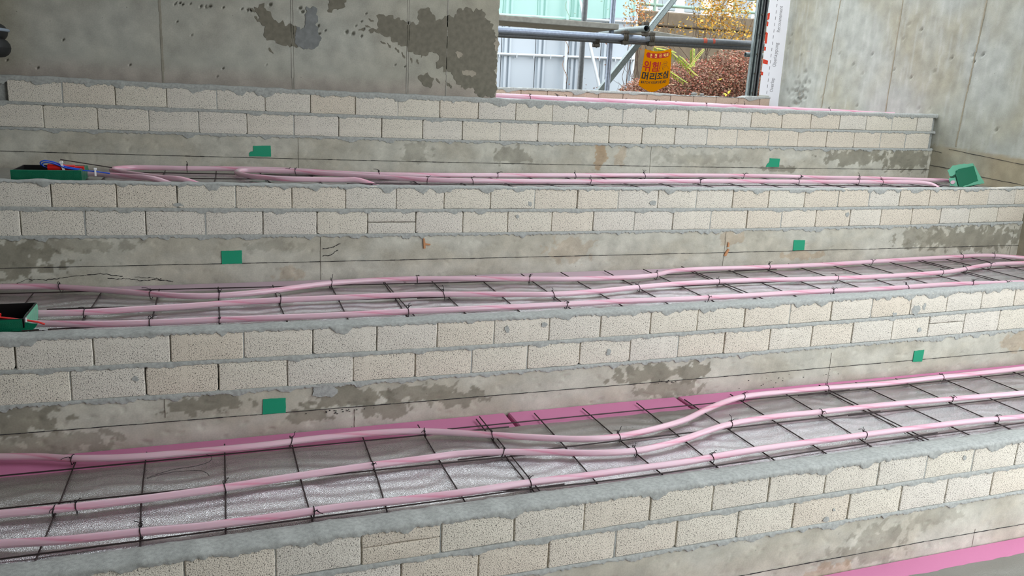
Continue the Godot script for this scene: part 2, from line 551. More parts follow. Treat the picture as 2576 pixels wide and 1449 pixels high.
func build_shell() -> void:
	# back wall: fine face in view, coarse above; its blow holes are dents in the mesh
	var n1 := noise(101, 1.6, 4)
	var n2 := noise(102, 9.0, 3)
	var pits: Array[Vector3] = []
	for i in 10:
		pits.append(Vector3(rng.randf_range(0.70, 1.1), 1.775 + rng.randfn(0, 0.02), rng.randf_range(0.003, 0.005)))
	for i in 18:
		var x := rng.randf_range(0.25, 0.60)
		pits.append(Vector3(x, 1.838 - (x - 0.25) * 0.01 + rng.randfn(0, 0.003), rng.randf_range(0.0022, 0.0055)))
	for i in 60:
		pits.append(Vector3(rng.randf_range(-0.4, 1.3), rng.randf_range(1.53, 1.95), rng.randf_range(0.0014, 0.0028)))
	for q in [Vector2(0.66, 1.865), Vector2(0.79, 1.86), Vector2(0.80, 1.845), Vector2(0.64, 1.74), Vector2(1.205, 1.845), Vector2(1.41, 1.845), Vector2(1.29, 1.83), Vector2(1.03, 1.765), Vector2(1.0, 1.77)]:
		pits.append(Vector3(q.x, q.y, 0.007))
	var xs := steps_of(LEFT_X, 1.745, 0.0052)
	var ys := steps_of(1.40, 2.03, 0.0052)
	ys.append_array(steps_of(2.06, 2.2, 0.07))
	var dent := {}
	for q in pits:
		for dx in range(-3, 4):
			for dy in range(-3, 4):
				var i := int(round((q.x - xs[0]) / (xs[1] - xs[0]))) + dx
				var j := int(round((q.y - ys[0]) / (ys[1] - ys[0]))) + dy
				if i > 0 and j > 0 and i < xs.size() - 1 and j < ys.size() - 1:
					var r := Vector2((xs[i] - q.x) * (1.0 if q.z > 0.004 else 1.4), ys[j] - q.y).length() / q.z
					if r < 1.0:
						dent[j * 4096 + i] = minf(dent.get(j * 4096 + i, 0.0), -0.02 * sqrt(1.0 - r * r))
	var mb := MB.new()
	mb.colored = true
	var at1 := func(i: int, j: int) -> Vector3:
		var edge := 0.004 * n2.get_noise_2d(ys[j] * 3.0, 40.0) if i == xs.size() - 1 else 0.0
		return Vector3(xs[i] + edge, ys[j], BW_Z + dent.get(j * 4096 + i, 0.0) + 0.0012 * n1.get_noise_2d(xs[i] * 2.0, ys[j] * 2.0))
	var tint1 := func(q: Vector3) -> Color:
		var t := n1.get_noise_2d(q.x, q.y)
		var c := lin(0.775, 0.78, 0.735).lerp(lin(0.755, 0.74, 0.68), clampf(0.5 + t, 0.0, 1.0) * 0.5)
		c = c.lerp(lin(0.60, 0.57, 0.47), smoothstep(-0.25, -0.42, q.x + 0.05 * t) * 0.6)
		c = c.lerp(lin(0.745, 0.725, 0.64), smoothstep(0.9, 1.7, q.x) * 0.6)
		c = c.lerp(lin(0.75, 0.695, 0.655), smoothstep(1.60, 1.51, q.y + 0.03 * t) * 0.6)
		return c * (1.0 + 0.05 * n2.get_noise_2d(q.x, q.y))
	grid(xs.size() - 1, ys.size() - 1, at1, tint1, mb)
	var dull := lin(0.68, 0.67, 0.61)
	mb.box(Vector3(LEFT_X, 1.30, -0.3), Vector3(1.742, 2.2, BW_Z - 0.024), 0.003, Transform3D(), dull)
	for j in ys.size() - 1:
		var o := xs.size() - 1
		var a := mb.v[j * xs.size() + o]
		var b := mb.v[(j + 1) * xs.size() + o]
		mb.face(a, Vector3(1.742, a.y, -0.13), Vector3(1.742, b.y, -0.13), b, dull)
	var wall := obj("wall_back", mb.mesh(), M.concrete)
	tag(wall, "grey cast concrete wall with dark mortar patches left of the opening", "wall", "", "structure")
	wall_patches(wall)
	for q in [[0.203, 0.010, 1], [0.750, 0.003, 0], [0.760, 0.003, 0], [1.287, 0.003, 0], [1.296, 0.003, 0], [1.484, 0.004, 0]]:
		var jm := MB.new()
		var w: float = q[1]
		for k in 28:
			var y := 1.50 + k * 0.05
			if y > 2.14:
				break
			jm.box(Vector3(q[0] - w * 0.5 + rng.randfn(0, 0.0007), y, BW_Z - 0.004), Vector3(q[0] + w * 0.5 + rng.randfn(0, 0.0007), y + 0.0502, BW_Z + (0.0012 if q[2] else 0.0016)), 0.0008)
		obj("panel_joint", jm.mesh(), M.joint if q[2] else M.concrete_plain, wall)

	# right wall, facing the steps
	var m2 := MB.new()
	m2.colored = true
	var zs := PackedFloat32Array()
	for i in 250:
		zs.append(lerpf(-1.8, 1.3, i / 249.0))
	var yr := steps_of(1.05, 2.43, 0.0125)
	yr.append_array(steps_of(2.5, 3.3, 0.2))
	yr.insert(0, -0.3)
	var holes: Array[Vector3] = []
	for i in 46:
		holes.append(Vector3(-1.314 + rng.randfn(0, 0.05), 1.655 + rng.randfn(0, 0.055), rng.randf_range(0.008, 0.02)))
	for i in 50:
		holes.append(Vector3(rng.randf_range(-1.5, 0.6), rng.randf_range(1.45, 2.4), rng.randf_range(0.004, 0.008)))
	var s1 := noise(111, 1.0, 3)
	var s2 := noise(112, 1.0, 4)
	var at2 := func(i: int, j: int) -> Vector3:
		var x := WALL_X - 0.002 * s1.get_noise_2d(zs[i] * 3.0, yr[j] * 3.0)
		for q in holes:
			if absf(zs[i] - q.x) < q.z and absf(yr[j] - q.y) < q.z:
				var r := Vector2(zs[i] - q.x, yr[j] - q.y).length() / q.z
				if r < 1.0:
					x += 0.016 * sqrt(1.0 - r * r)
		return Vector3(x, yr[j], zs[i])
	var tint2 := func(q: Vector3) -> Color:
		var t := s1.get_noise_2d(q.z * 1.2, q.y * 1.2)
		var streak := s2.get_noise_2d(q.z * 24.0, q.y * 2.2)
		var c := lin(0.75, 0.765, 0.725).lerp(lin(0.71, 0.70, 0.62), clampf(0.35 + t, 0.0, 1.0))
		c = c.lerp(lin(0.80, 0.81, 0.78), clampf(streak * 1.6 - 0.35, 0.0, 0.4))
		c = c * (1.0 + 0.04 * streak)
		var low := smoothstep(1.348, 1.332, q.y + 0.05 * q.z + 0.004 * streak)
		c = c.lerp(lin(0.70, 0.64, 0.51).lerp(lin(0.71, 0.69, 0.60), clampf(0.5 + 1.5 * t, 0.0, 1.0)), low * 0.85)
		return c
	grid(zs.size() - 1, yr.size() - 1, at2, tint2, m2)
	var grayc := lin(0.70, 0.69, 0.64)
	m2.box(Vector3(WALL_X + 0.02, -0.3, -1.8), Vector3(WALL_X + 0.3, 3.3, 2.4), 0.003, Transform3D(), grayc)
	m2.face(Vector3(WALL_X, -0.3, -1.8), Vector3(WALL_X, 3.3, -1.8), Vector3(WALL_X + 0.021, 3.3, -1.8), Vector3(WALL_X + 0.021, -0.3, -1.8), grayc)
	m2.face(Vector3(WALL_X + 0.001, -0.3, 2.4), Vector3(WALL_X + 0.001, 3.3, 2.4), Vector3(WALL_X + 0.001, 3.3, 1.299), Vector3(WALL_X + 0.001, -0.3, 1.299), grayc)
	var rw := obj("wall_right", m2.mesh(), M.concrete)
	tag(rw, "pale cast concrete side wall with vertical panel joints right of the opening", "wall", "", "structure")
	for q in [[-0.99, -1.045, 1.49], [-0.418, -0.424, 1.49], [0.203, 0.165, 1.34]]:
		var jm := MB.new()
		for k in 40:
			var y: float = q[2] + k * 0.045
			var z: float = lerpf(q[1], q[0], clampf((y - q[2]) / 0.75, 0.0, 1.5)) + rng.randfn(0, 0.0012)
			jm.box(Vector3(WALL_X - 0.0024, y, z - 0.0045), Vector3(WALL_X + 0.003, y + 0.0452, z + 0.0045), 0.001)
		obj("panel_joint", jm.mesh(), M.joint_brown, rw)
	for q in [[0.0, 1.304, 0.075, 1.296], [0.12, 1.321, 0.8, 1.262], [0.32, 1.187, 0.9, 1.152], [-0.015, 1.215, 0.22, 1.205]]:
		var jm := MB.new()
		var prev := Vector3(WALL_X, q[1], q[0])
		for k in range(1, 13):
			var nx := Vector3(WALL_X, lerpf(q[1], q[3], k / 12.0) + rng.randfn(0, 0.0006), lerpf(q[0], q[2], k / 12.0))
			jm.tube(PackedVector3Array([prev, nx]), rng.randf_range(0.0009, 0.0018), 5)
			prev = nx
		obj("chalk_line", jm.mesh(), M.chalk, rw)

	# left wall, ceiling and the far side of the room
	var lw := MB.new()
	lw.colored = true
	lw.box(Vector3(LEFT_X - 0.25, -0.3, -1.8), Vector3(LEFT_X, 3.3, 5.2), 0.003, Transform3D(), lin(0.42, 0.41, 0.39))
	tag(obj("wall_left", lw.mesh(), M.concrete), "cast concrete wall at the left end of the steps", "wall", "", "structure")
	var ce := MB.new()
	ce.colored = true
	ce.box(Vector3(LEFT_X - 0.25, 3.3, -0.1), Vector3(CEILING_RIGHT, 3.5, CEILING_END), 0.004, Transform3D(), lin(0.5, 0.49, 0.47))
	ce.box(Vector3(LEFT_X - 0.25, 3.3, CEILING_END), Vector3(CEILING_LEFT, 3.5, 5.2), 0.004, Transform3D(), lin(0.5, 0.49, 0.47))
	tag(obj("ceiling", ce.mesh(), M.concrete), "cast concrete ceiling slab over the steps", "ceiling", "", "structure")
	var re := MB.new()
	re.colored = true
	re.box(Vector3(LEFT_X, -0.3, -1.8), Vector3(1.2, 2.2, -1.6), 0.004, Transform3D(), grayc)
	re.box(Vector3(1.2, 2.75, -1.8), Vector3(WALL_X, 3.3, -1.6), 0.004, Transform3D(), grayc)
	re.box(Vector3(1.2, -0.3, -1.8), Vector3(WALL_X, 1.465, -1.525), 0.004, Transform3D(), grayc)
	tag(obj("wall_rear", re.mesh(), M.concrete), "outer concrete wall around the unglazed opening", "wall", "", "structure")
	var fw := MB.new()
	fw.colored = true
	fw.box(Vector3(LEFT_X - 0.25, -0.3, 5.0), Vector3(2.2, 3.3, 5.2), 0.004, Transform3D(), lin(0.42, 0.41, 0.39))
	tag(obj("wall_front", fw.mesh(), M.concrete), "concrete wall beside the wide open front of the room", "wall", "", "structure")
	var fl := MB.new()
	fl.colored = true
	fl.box(Vector3(LEFT_X - 0.25, -0.45, 2.0), Vector3(WALL_X + 0.3, 0.03, 5.2), 0.004, Transform3D(), grayc)
	tag(obj("floor", fl.mesh(), M.concrete), "concrete floor below the lowest step", "floor", "", "structure")
	var yd := MB.new()
	yd.box(Vector3(-30, -0.75, 5.2), Vector3(34, -0.45, 40), 0.01)
	tag(obj("pavement", yd.mesh(), M.pavement), "pale paved yard in front of the building", "pavement", "", "structure")


func wall_patches(wall: Node3D) -> void:
	var t := Transform3D(Basis(), Vector3(0, 0, BW_Z - 0.002))
	var big := PackedVector2Array([Vector2(1.09, 1.784), Vector2(1.145, 1.80), Vector2(1.14, 1.845), Vector2(1.21, 1.86), Vector2(1.258, 1.835), Vector2(1.335, 1.83), Vector2(1.35, 1.895), Vector2(1.402, 1.90), Vector2(1.422, 1.855), Vector2(1.501, 1.875), Vector2(1.55, 1.91), Vector2(1.65, 1.915), Vector2(1.69, 1.87), Vector2(1.735, 1.80), Vector2(1.742, 1.507), Vector2(1.645, 1.507), Vector2(1.624, 1.535), Vector2(1.562, 1.545), Vector2(1.54, 1.572), Vector2(1.488, 1.617), Vector2(1.432, 1.642), Vector2(1.446, 1.689), Vector2(1.397, 1.696), Vector2(1.358, 1.675), Vector2(1.309, 1.70), Vector2(1.26, 1.724), Vector2(1.212, 1.749), Vector2(1.164, 1.773), Vector2(1.108, 1.769)])
	var mb := MB.new()
	mb.slab(ragged(big, 0.007, 0.011, 5), 0.0036, t)
	obj("mortar_patch", mb.mesh(), M.patch_dark, wall)
	var left := PackedVector2Array([Vector2(0.627, 1.765), Vector2(0.60, 1.84), Vector2(0.625, 1.86), Vector2(0.677, 1.80), Vector2(0.74, 1.785), Vector2(0.775, 1.775), Vector2(0.785, 1.70), Vector2(0.735, 1.678), Vector2(0.675, 1.703), Vector2(0.63, 1.732)])
	mb = MB.new()
	mb.slab(ragged(left, 0.007, 0.012, 6), 0.0036, t)
	obj("mortar_patch", mb.mesh(), M.patch_dark, wall)
	var pale := PackedVector2Array([Vector2(0.77, 1.78), Vector2(0.79, 1.765), Vector2(0.815, 1.79), Vector2(0.82, 1.863), Vector2(0.862, 1.868), Vector2(0.866, 1.779), Vector2(0.884, 1.736), Vector2(0.871, 1.695), Vector2(0.833, 1.683), Vector2(0.78, 1.688), Vector2(0.765, 1.72)])
	mb = MB.new()
	mb.slab(ragged(pale, 0.006, 0.007, 7), 0.0046, t)
	obj("mortar_patch", mb.mesh(), M.patch_blue, wall)
	var small := PackedVector2Array([Vector2(1.344, 1.588), Vector2(1.389, 1.606), Vector2(1.421, 1.576), Vector2(1.406, 1.533), Vector2(1.36, 1.55)])
	mb = MB.new()
	mb.slab(ragged(small, 0.006, 0.005, 8), 0.0034, t)
	obj("mortar_patch", mb.mesh(), M.patch_dark, wall)
	var high := PackedVector2Array([Vector2(0.91, 1.94), Vector2(1.0, 1.94), Vector2(0.99, 1.89), Vector2(0.975, 1.868), Vector2(0.952, 1.872), Vector2(0.924, 1.853), Vector2(0.915, 1.88)])
	mb = MB.new()
	mb.slab(ragged(high, 0.006, 0.009, 9), 0.0034, t)
	obj("mortar_patch", mb.mesh(), M.patch_dark, wall)
	# bare spots inside the large patch, and trowel drags beside it
	for q in [[1.60, 1.615, 0.035, 0.018], [1.545, 1.70, 0.014, 0.016], [1.735, 1.76, 0.012, 0.04]]:
		mb = MB.new()
		mb.slab(ragged(blob(Vector2(q[0], q[1]), q[2], q[3], 12, int(q[0] * 1000)), 0.005, 0.006, 3), 0.0046, t)
		obj("bare_spot", mb.mesh(), M.patch_light, wall)
	for q in [[1.115, 1.83, -0.3], [1.10, 1.80, -0.2], [1.20, 1.72, -0.9], [1.24, 1.70, -0.8], [1.27, 1.68, -1.0], [1.17, 1.735, -0.4], [1.34, 1.655, -1.2], [1.31, 1.66, -1.3], [1.49, 1.56, -0.9], [1.505, 1.55, -1.0], [1.445, 1.57, -0.8], [0.60, 1.80, -1.0], [0.585, 1.835, -0.6], [0.66, 1.665, -0.9], [1.07, 1.785, 0.3]]:
		mb = MB.new()
		var b := Basis(Vector3.BACK, q[2])
		mb.slab(ragged(blob(Vector2.ZERO, 0.016, 0.0045, 10, int(q[0] * 977)), 0.004, 0.003, int(q[1] * 991)), 0.0034, Transform3D(b, Vector3(q[0], q[1], BW_Z - 0.002)))
		obj("mortar_smear", mb.mesh(), M.patch_dark, wall)


# damp and patched places on the risers: x, y, half width, half height, strength
const STAINS := [
	[[1.81, 1.226, 0.10, 0.045, 0.7], [2.30, 1.235, 0.035, 0.075, -0.7], [1.32, 1.226, 0.07, 0.045, 0.5], [3.97, 1.254, 0.20, 0.05, 0.9], [4.36, 1.248, 0.19, 0.065, 1.0], [3.44, 1.177, 0.13, 0.018, 0.9], [2.88, 1.224, 0.23, 0.03, 0.35], [2.42, 1.22, 0.03, 0.06, -0.4]],
	[[-0.30, 0.888, 0.16, 0.075, 1.0], [4.22, 0.885, 0.36, 0.06, 0.95], [3.85, 0.892, 0.15, 0.055, 0.8], [1.86, 0.879, 0.10, 0.055, -0.3], [2.68, 0.915, 0.08, 0.03, -0.4], [0.62, 0.915, 0.10, 0.02, 0.4], [-0.1, 0.932, 0.2, 0.025, 0.6], [0.66, 0.805, 0.05, 0.03, -0.3], [3.1, 0.82, 0.12, 0.02, -0.4]],
	[[-0.13, 0.567, 0.10, 0.04, 1.0], [0.36, 0.571, 0.11, 0.03, 1.0], [0.78, 0.560, 0.13, 0.03, 1.0], [1.02, 0.556, 0.17, 0.028, 0.9], [0.66, 0.505, 0.07, 0.022, 0.9], [1.14, 0.526, 0.10, 0.028, 0.9], [0.90, 0.506, 0.08, 0.03, 0.9], [1.87, 0.556, 0.14, 0.034, 1.0], [2.06, 0.545, 0.07, 0.035, 1.0], [1.97, 0.486, 0.12, 0.034, 0.8], [-0.05, 0.485, 0.16, 0.035, 0.7], [3.72, 0.563, 0.10, 0.047, -0.4]],
	[[2.35, 0.180, 0.11, 0.065, 0.6], [2.20, 0.157, 0.07, 0.035, 0.5], [2.58, 0.244, 0.12, 0.037, 0.4], [2.17, 0.110, 0.1, 0.03, -0.4]]]
const CEILING_END := 1.4
const CEILING_LEFT := 2.2
const CEILING_RIGHT := 3.5


func build_step(k: int) -> void:
	if k == 4:
		return
	var s: Dictionary = STEPS[k]
	var zf: float = s.z
	var low: float = TREAD[k + 1] - 0.04
	var n1 := noise(200 + k, 1.5, 4)
	var n2 := noise(210 + k, 14.0, 4)
	var n3 := noise(220 + k, 30.0, 2)
	var x0 := LEFT_X
	var mb := MB.new()
	mb.colored = true
	var nx := 900
	var ny := 44
	var stains: Array = STAINS[k]
	var at3 := func(i: int, j: int) -> Vector3:
		var x := lerpf(x0, WALL_X, float(i) / nx)
		var y := lerpf(low, q2(s.c, x) - 0.002, float(j) / ny)
		var chip := maxf(0.0, n2.get_noise_2d(x, y * 1.5) - 0.42) * 0.008
		return Vector3(x, y, zf - 0.001 - chip + 0.0016 * n1.get_noise_2d(x * 2.0, y * 2.0))
	var tint3 := func(q: Vector3) -> Color:
		var t := n1.get_noise_2d(q.x * 1.5, q.y * 3.0)
		var d := n2.get_noise_2d(q.x, q.y)
		var c := lin(0.835, 0.83, 0.77).lerp(lin(0.79, 0.775, 0.705), clampf(0.5 + t * 1.3 + d * 0.3, 0.0, 1.0))
		for st in stains:
			var r := Vector2((q.x - st[0]) / st[2], (q.y - st[1]) / st[3]).length()
			var w := smoothstep(1.03, 0.96, r + d * 0.75 + 0.12 * n3.get_noise_2d(q.x, q.y))
			if w > 0.0:
				c = c.lerp(lin(0.60, 0.585, 0.515) if st[4] > 0 else lin(0.74, 0.60, 0.42), w * absf(st[4]) * 0.9)
		return c * (1.0 + 0.07 * d + 0.04 * n3.get_noise_2d(q.x, q.y))
	grid(nx, ny, at3, tint3, mb)
	var zb: float = -1.52 if k == 0 else STEPS[k - 1].z - 0.1
	var lowest := minf(q2(s.c, 0.0), minf(q2(s.c, 1.5), q2(s.c, 4.5))) - 0.012
	mb.box(Vector3(x0, -0.3, zb), Vector3(WALL_X, lowest, zf - 0.025), 0.003, Transform3D(), lin(0.7, 0.68, 0.6))
	var names_of := ["topmost", "second", "third", "lowest"]
	var step := obj("concrete_step", mb.mesh(), M.concrete)
	tag(step, "%s cast concrete step, its stained riser marked with a dark chalk line" % names_of[k], "step", "", "structure")
	var cl := MB.new()
	var prev := Vector3(x0, q2(s.l, x0), zf)
	for i in range(1, 260):
		var x := lerpf(x0, WALL_X, i / 259.0)
		var nxt := Vector3(x, q2(s.l, x) + 0.0006 * n2.get_noise_2d(x, 9.0), zf + 0.0004)
		cl.tube(PackedVector3Array([prev, nxt]), 0.0011 + 0.0006 * n2.get_noise_2d(x * 2.0, 5.0), 5)
		prev = nxt
	obj("chalk_line", cl.mesh(), M.chalk, step)
	if k == 2:
		for c in [[0.74, 0.513, 0.10, 0.006, 22], [2.42, 0.487, 0.12, 0.018, 14], [2.70, 0.50, 0.02, 0.02, 5], [1.94, 0.52, 0.05, 0.012, 12]]:
			var ink := MB.new()
			for i in c[4]:
				var q := Vector2(c[0] + rng.randfn() * c[2] * 0.6, c[1] + rng.randfn() * c[3] * 0.6)
				ink.slab(blob(q, rng.randf_range(0.001, 0.0035), rng.randf_range(0.0008, 0.0018), 7, i), 0.0016, Transform3D(Basis(), Vector3(0, 0, zf - 0.001)))
			var im := obj("ink_specks", ink.mesh(), M.chalk, step)
			im.set_meta("kind", "stuff")
	if k == 1:
		for c in [[-0.30, 0.783, -0.23, 0.812, -0.16, 0.808, -0.09, 0.818, 0.0, 0.824, 0.07, 0.812], [0.02, 0.806, 0.08, 0.803, 0.13, 0.793, 0.18, 0.795, 0.24, 0.788], [0.11, 0.808, 0.17, 0.802, 0.20, 0.797], [0.79, 0.90, 0.83, 0.905, 0.86, 0.92], [0.79, 0.87, 0.82, 0.873, 0.85, 0.895]]:
			var cr := MB.new()
			for i in range(0, c.size() - 2, 2):
				var pv := Vector3(c[i], c[i + 1], zf - 0.0004)
				var m := 8
				for j in range(1, m + 1):
					var nv := Vector3(lerpf(c[i], c[i + 2], float(j) / m), lerpf(c[i + 1], c[i + 3], float(j) / m) + rng.randfn() * 0.0014, zf - 0.0004)
					cr.tube(PackedVector3Array([pv, nv]), rng.randf_range(0.0005, 0.0016), 4)
					pv = nv
			obj("crack", cr.mesh(), M.chalk, step)
	var seams := [[[0.765, 1.30, 1.14], [2.6, 1.29, 1.14], [4.53, 1.30, 1.14]], [[0.782, 0.955, 0.775], [2.65, 0.94, 0.78], [4.5, 0.95, 0.78]], [[0.239, 0.60, 0.54], [0.80, 0.515, 0.45], [2.695, 0.58, 0.46]], [[2.78, 0.17, 0.1]]]
	for q in seams[k]:
		var jm := MB.new()
		var n := int(absf(q[1] - q[2]) / 0.012)
		var pr := Vector3(q[0], q[1], zf)
		for i in range(1, n + 1):
			var nx2 := Vector3(q[0] + rng.randfn(0, 0.0006), lerpf(q[1], q[2], float(i) / n), zf)
			jm.tube(PackedVector3Array([pr, nx2]), rng.randf_range(0.0006, 0.0012), 4)
			pr = nx2
		obj("panel_joint", jm.mesh(), M.joint, step)


# ---------------------------------------------------------------- brick kerbs
func brick_mesh(w: float, h: float, d: float, s: int, worn := 0.006) -> ArrayMesh:
	var r := RandomNumberGenerator.new()
	r.seed = s
	var ring := PackedVector2Array()
	var corners := [Vector2(0, 0), Vector2(w, 0), Vector2(w, h), Vector2(0, h)]
	for i in 4:
		var a: Vector2 = corners[i]
		var b: Vector2 = corners[(i + 1) % 4]
		var cut0 := worn * r.randf_range(0.25, 1.1)
		var l := a.distance_to(b)
		var dir := (b - a) / l
		var nrm := dir.orthogonal()
		var n := maxi(2, int(l / 0.028))
		for j in n + 1:
			var f := lerpf(cut0, l - worn * 0.6, float(j) / n)
			ring.append(a + dir * f + nrm * r.randf_range(-0.0007, 0.0009) * (0.0 if j == 0 or j == n else 1.0))
	var mb := MB.new()
	var mid := Vector2(w, h) * 0.5
	var c := mb.p(Vector3(mid.x, mid.y, 0.0005))
	var n := ring.size()
	for q in ring:
		var inn := q + (mid - q).normalized() * 0.0035
		mb.p(Vector3(inn.x, inn.y, r.randf_range(-0.0004, 0.0004)))
		mb.p(Vector3(q.x, q.y, -0.0032))
		mb.p(Vector3(q.x, q.y, -d))
	for i in n:
		var a := 1 + i * 3
		var b := 1 + ((i + 1) % n) * 3
		mb.tri(c, a, b)
		mb.quad(a, a + 1, b + 1, b)
		mb.quad(a + 1, a + 2, b + 2, b + 1)
	return mb.mesh()


# a smeared mortar joint: bulging strip with torn edges, its lower edge lapping over what is below
func mortar_strip(mb: MB, x0: float, x1: float, top: Callable, bottom: Callable, zf: float, lap: float, s: int) -> void:
	var n1 := noise(s, 36.0, 3)
	var n2 := noise(s + 1, 9.0, 2)
	var n3 := noise(s + 2, 170.0, 2)
	var cols := int((x1 - x0) / 0.0045)
	var first := mb.v.size()
	for i in cols + 1:
		var x := lerpf(x0, x1, float(i) / cols)
		var yt: float = top.call(x) + 0.0008 * n1.get_noise_2d(x, 3.0)
		var drip := maxf(0.0, n2.get_noise_2d(x, 0.0) - 0.12) * 2.2
		var yb: float = bottom.call(x) - lap * (0.25 + 0.5 * n1.get_noise_2d(x, 0.0) + drip + 0.3 * n3.get_noise_2d(x, 1.0))
		yb = minf(yb, yt - 0.003)
		var bulge := 0.0015 * n2.get_noise_2d(x * 2.0, 7.0) + 0.0006 * n3.get_noise_2d(x, 5.0)
		mb.p(Vector3(x, yt + 0.002, zf - 0.008))
		mb.p(Vector3(x, yt, zf - 0.0015))
		mb.p(Vector3(x, yt - 0.002, zf + 0.0006 + bulge * 0.5))
		mb.p(Vector3(x, (yt + yb) * 0.5, zf + 0.0018 + bulge))
		mb.p(Vector3(x, yb + 0.0012, zf + 0.0022 + bulge * 0.4))
		mb.p(Vector3(x, yb, zf + 0.0004))
		mb.p(Vector3(x, yb + 0.0006, zf - 0.008))
	for i in cols:
		for j in 6:
			var a := first + i * 7 + j
			mb.quad(a, a + 1, a + 8, a + 7)


const CAP := [0.104, 0.092, 0.095, 0.099]
const SPLIT := [[-1, -1], [-1, 7], [-1, 17], [4, -1]]      # the cut halves: brick of the upper and of the lower course
const SMEARS := [[], [[1.652, 1.076, 0.009, 0.012], [1.601, 1.022, 0.007, 0.009], [2.246, 1.080, 0.018, 0.012], [0.27, 1.075, 0.02, 0.006], [3.345, 1.02, 0.012, 0.012]],
	[[0.705, 0.588, 0.045, 0.026], [0.163, 0.671, 0.010, 0.008], [1.445, 0.766, 0.011, 0.009], [1.698, 0.649, 0.009, 0.012], [1.310, 0.756, 0.009, 0.013], [3.095, 0.738, 0.022, 0.022], [2.987, 0.726, 0.013, 0.009], [3.139, 0.753, 0.009, 0.016], [3.133, 0.651, 0.011, 0.010]],
	[[2.135, 0.301, 0.014, 0.010], [2.665, 0.444, 0.007, 0.010], [2.16, 0.33, 0.006, 0.004]]]


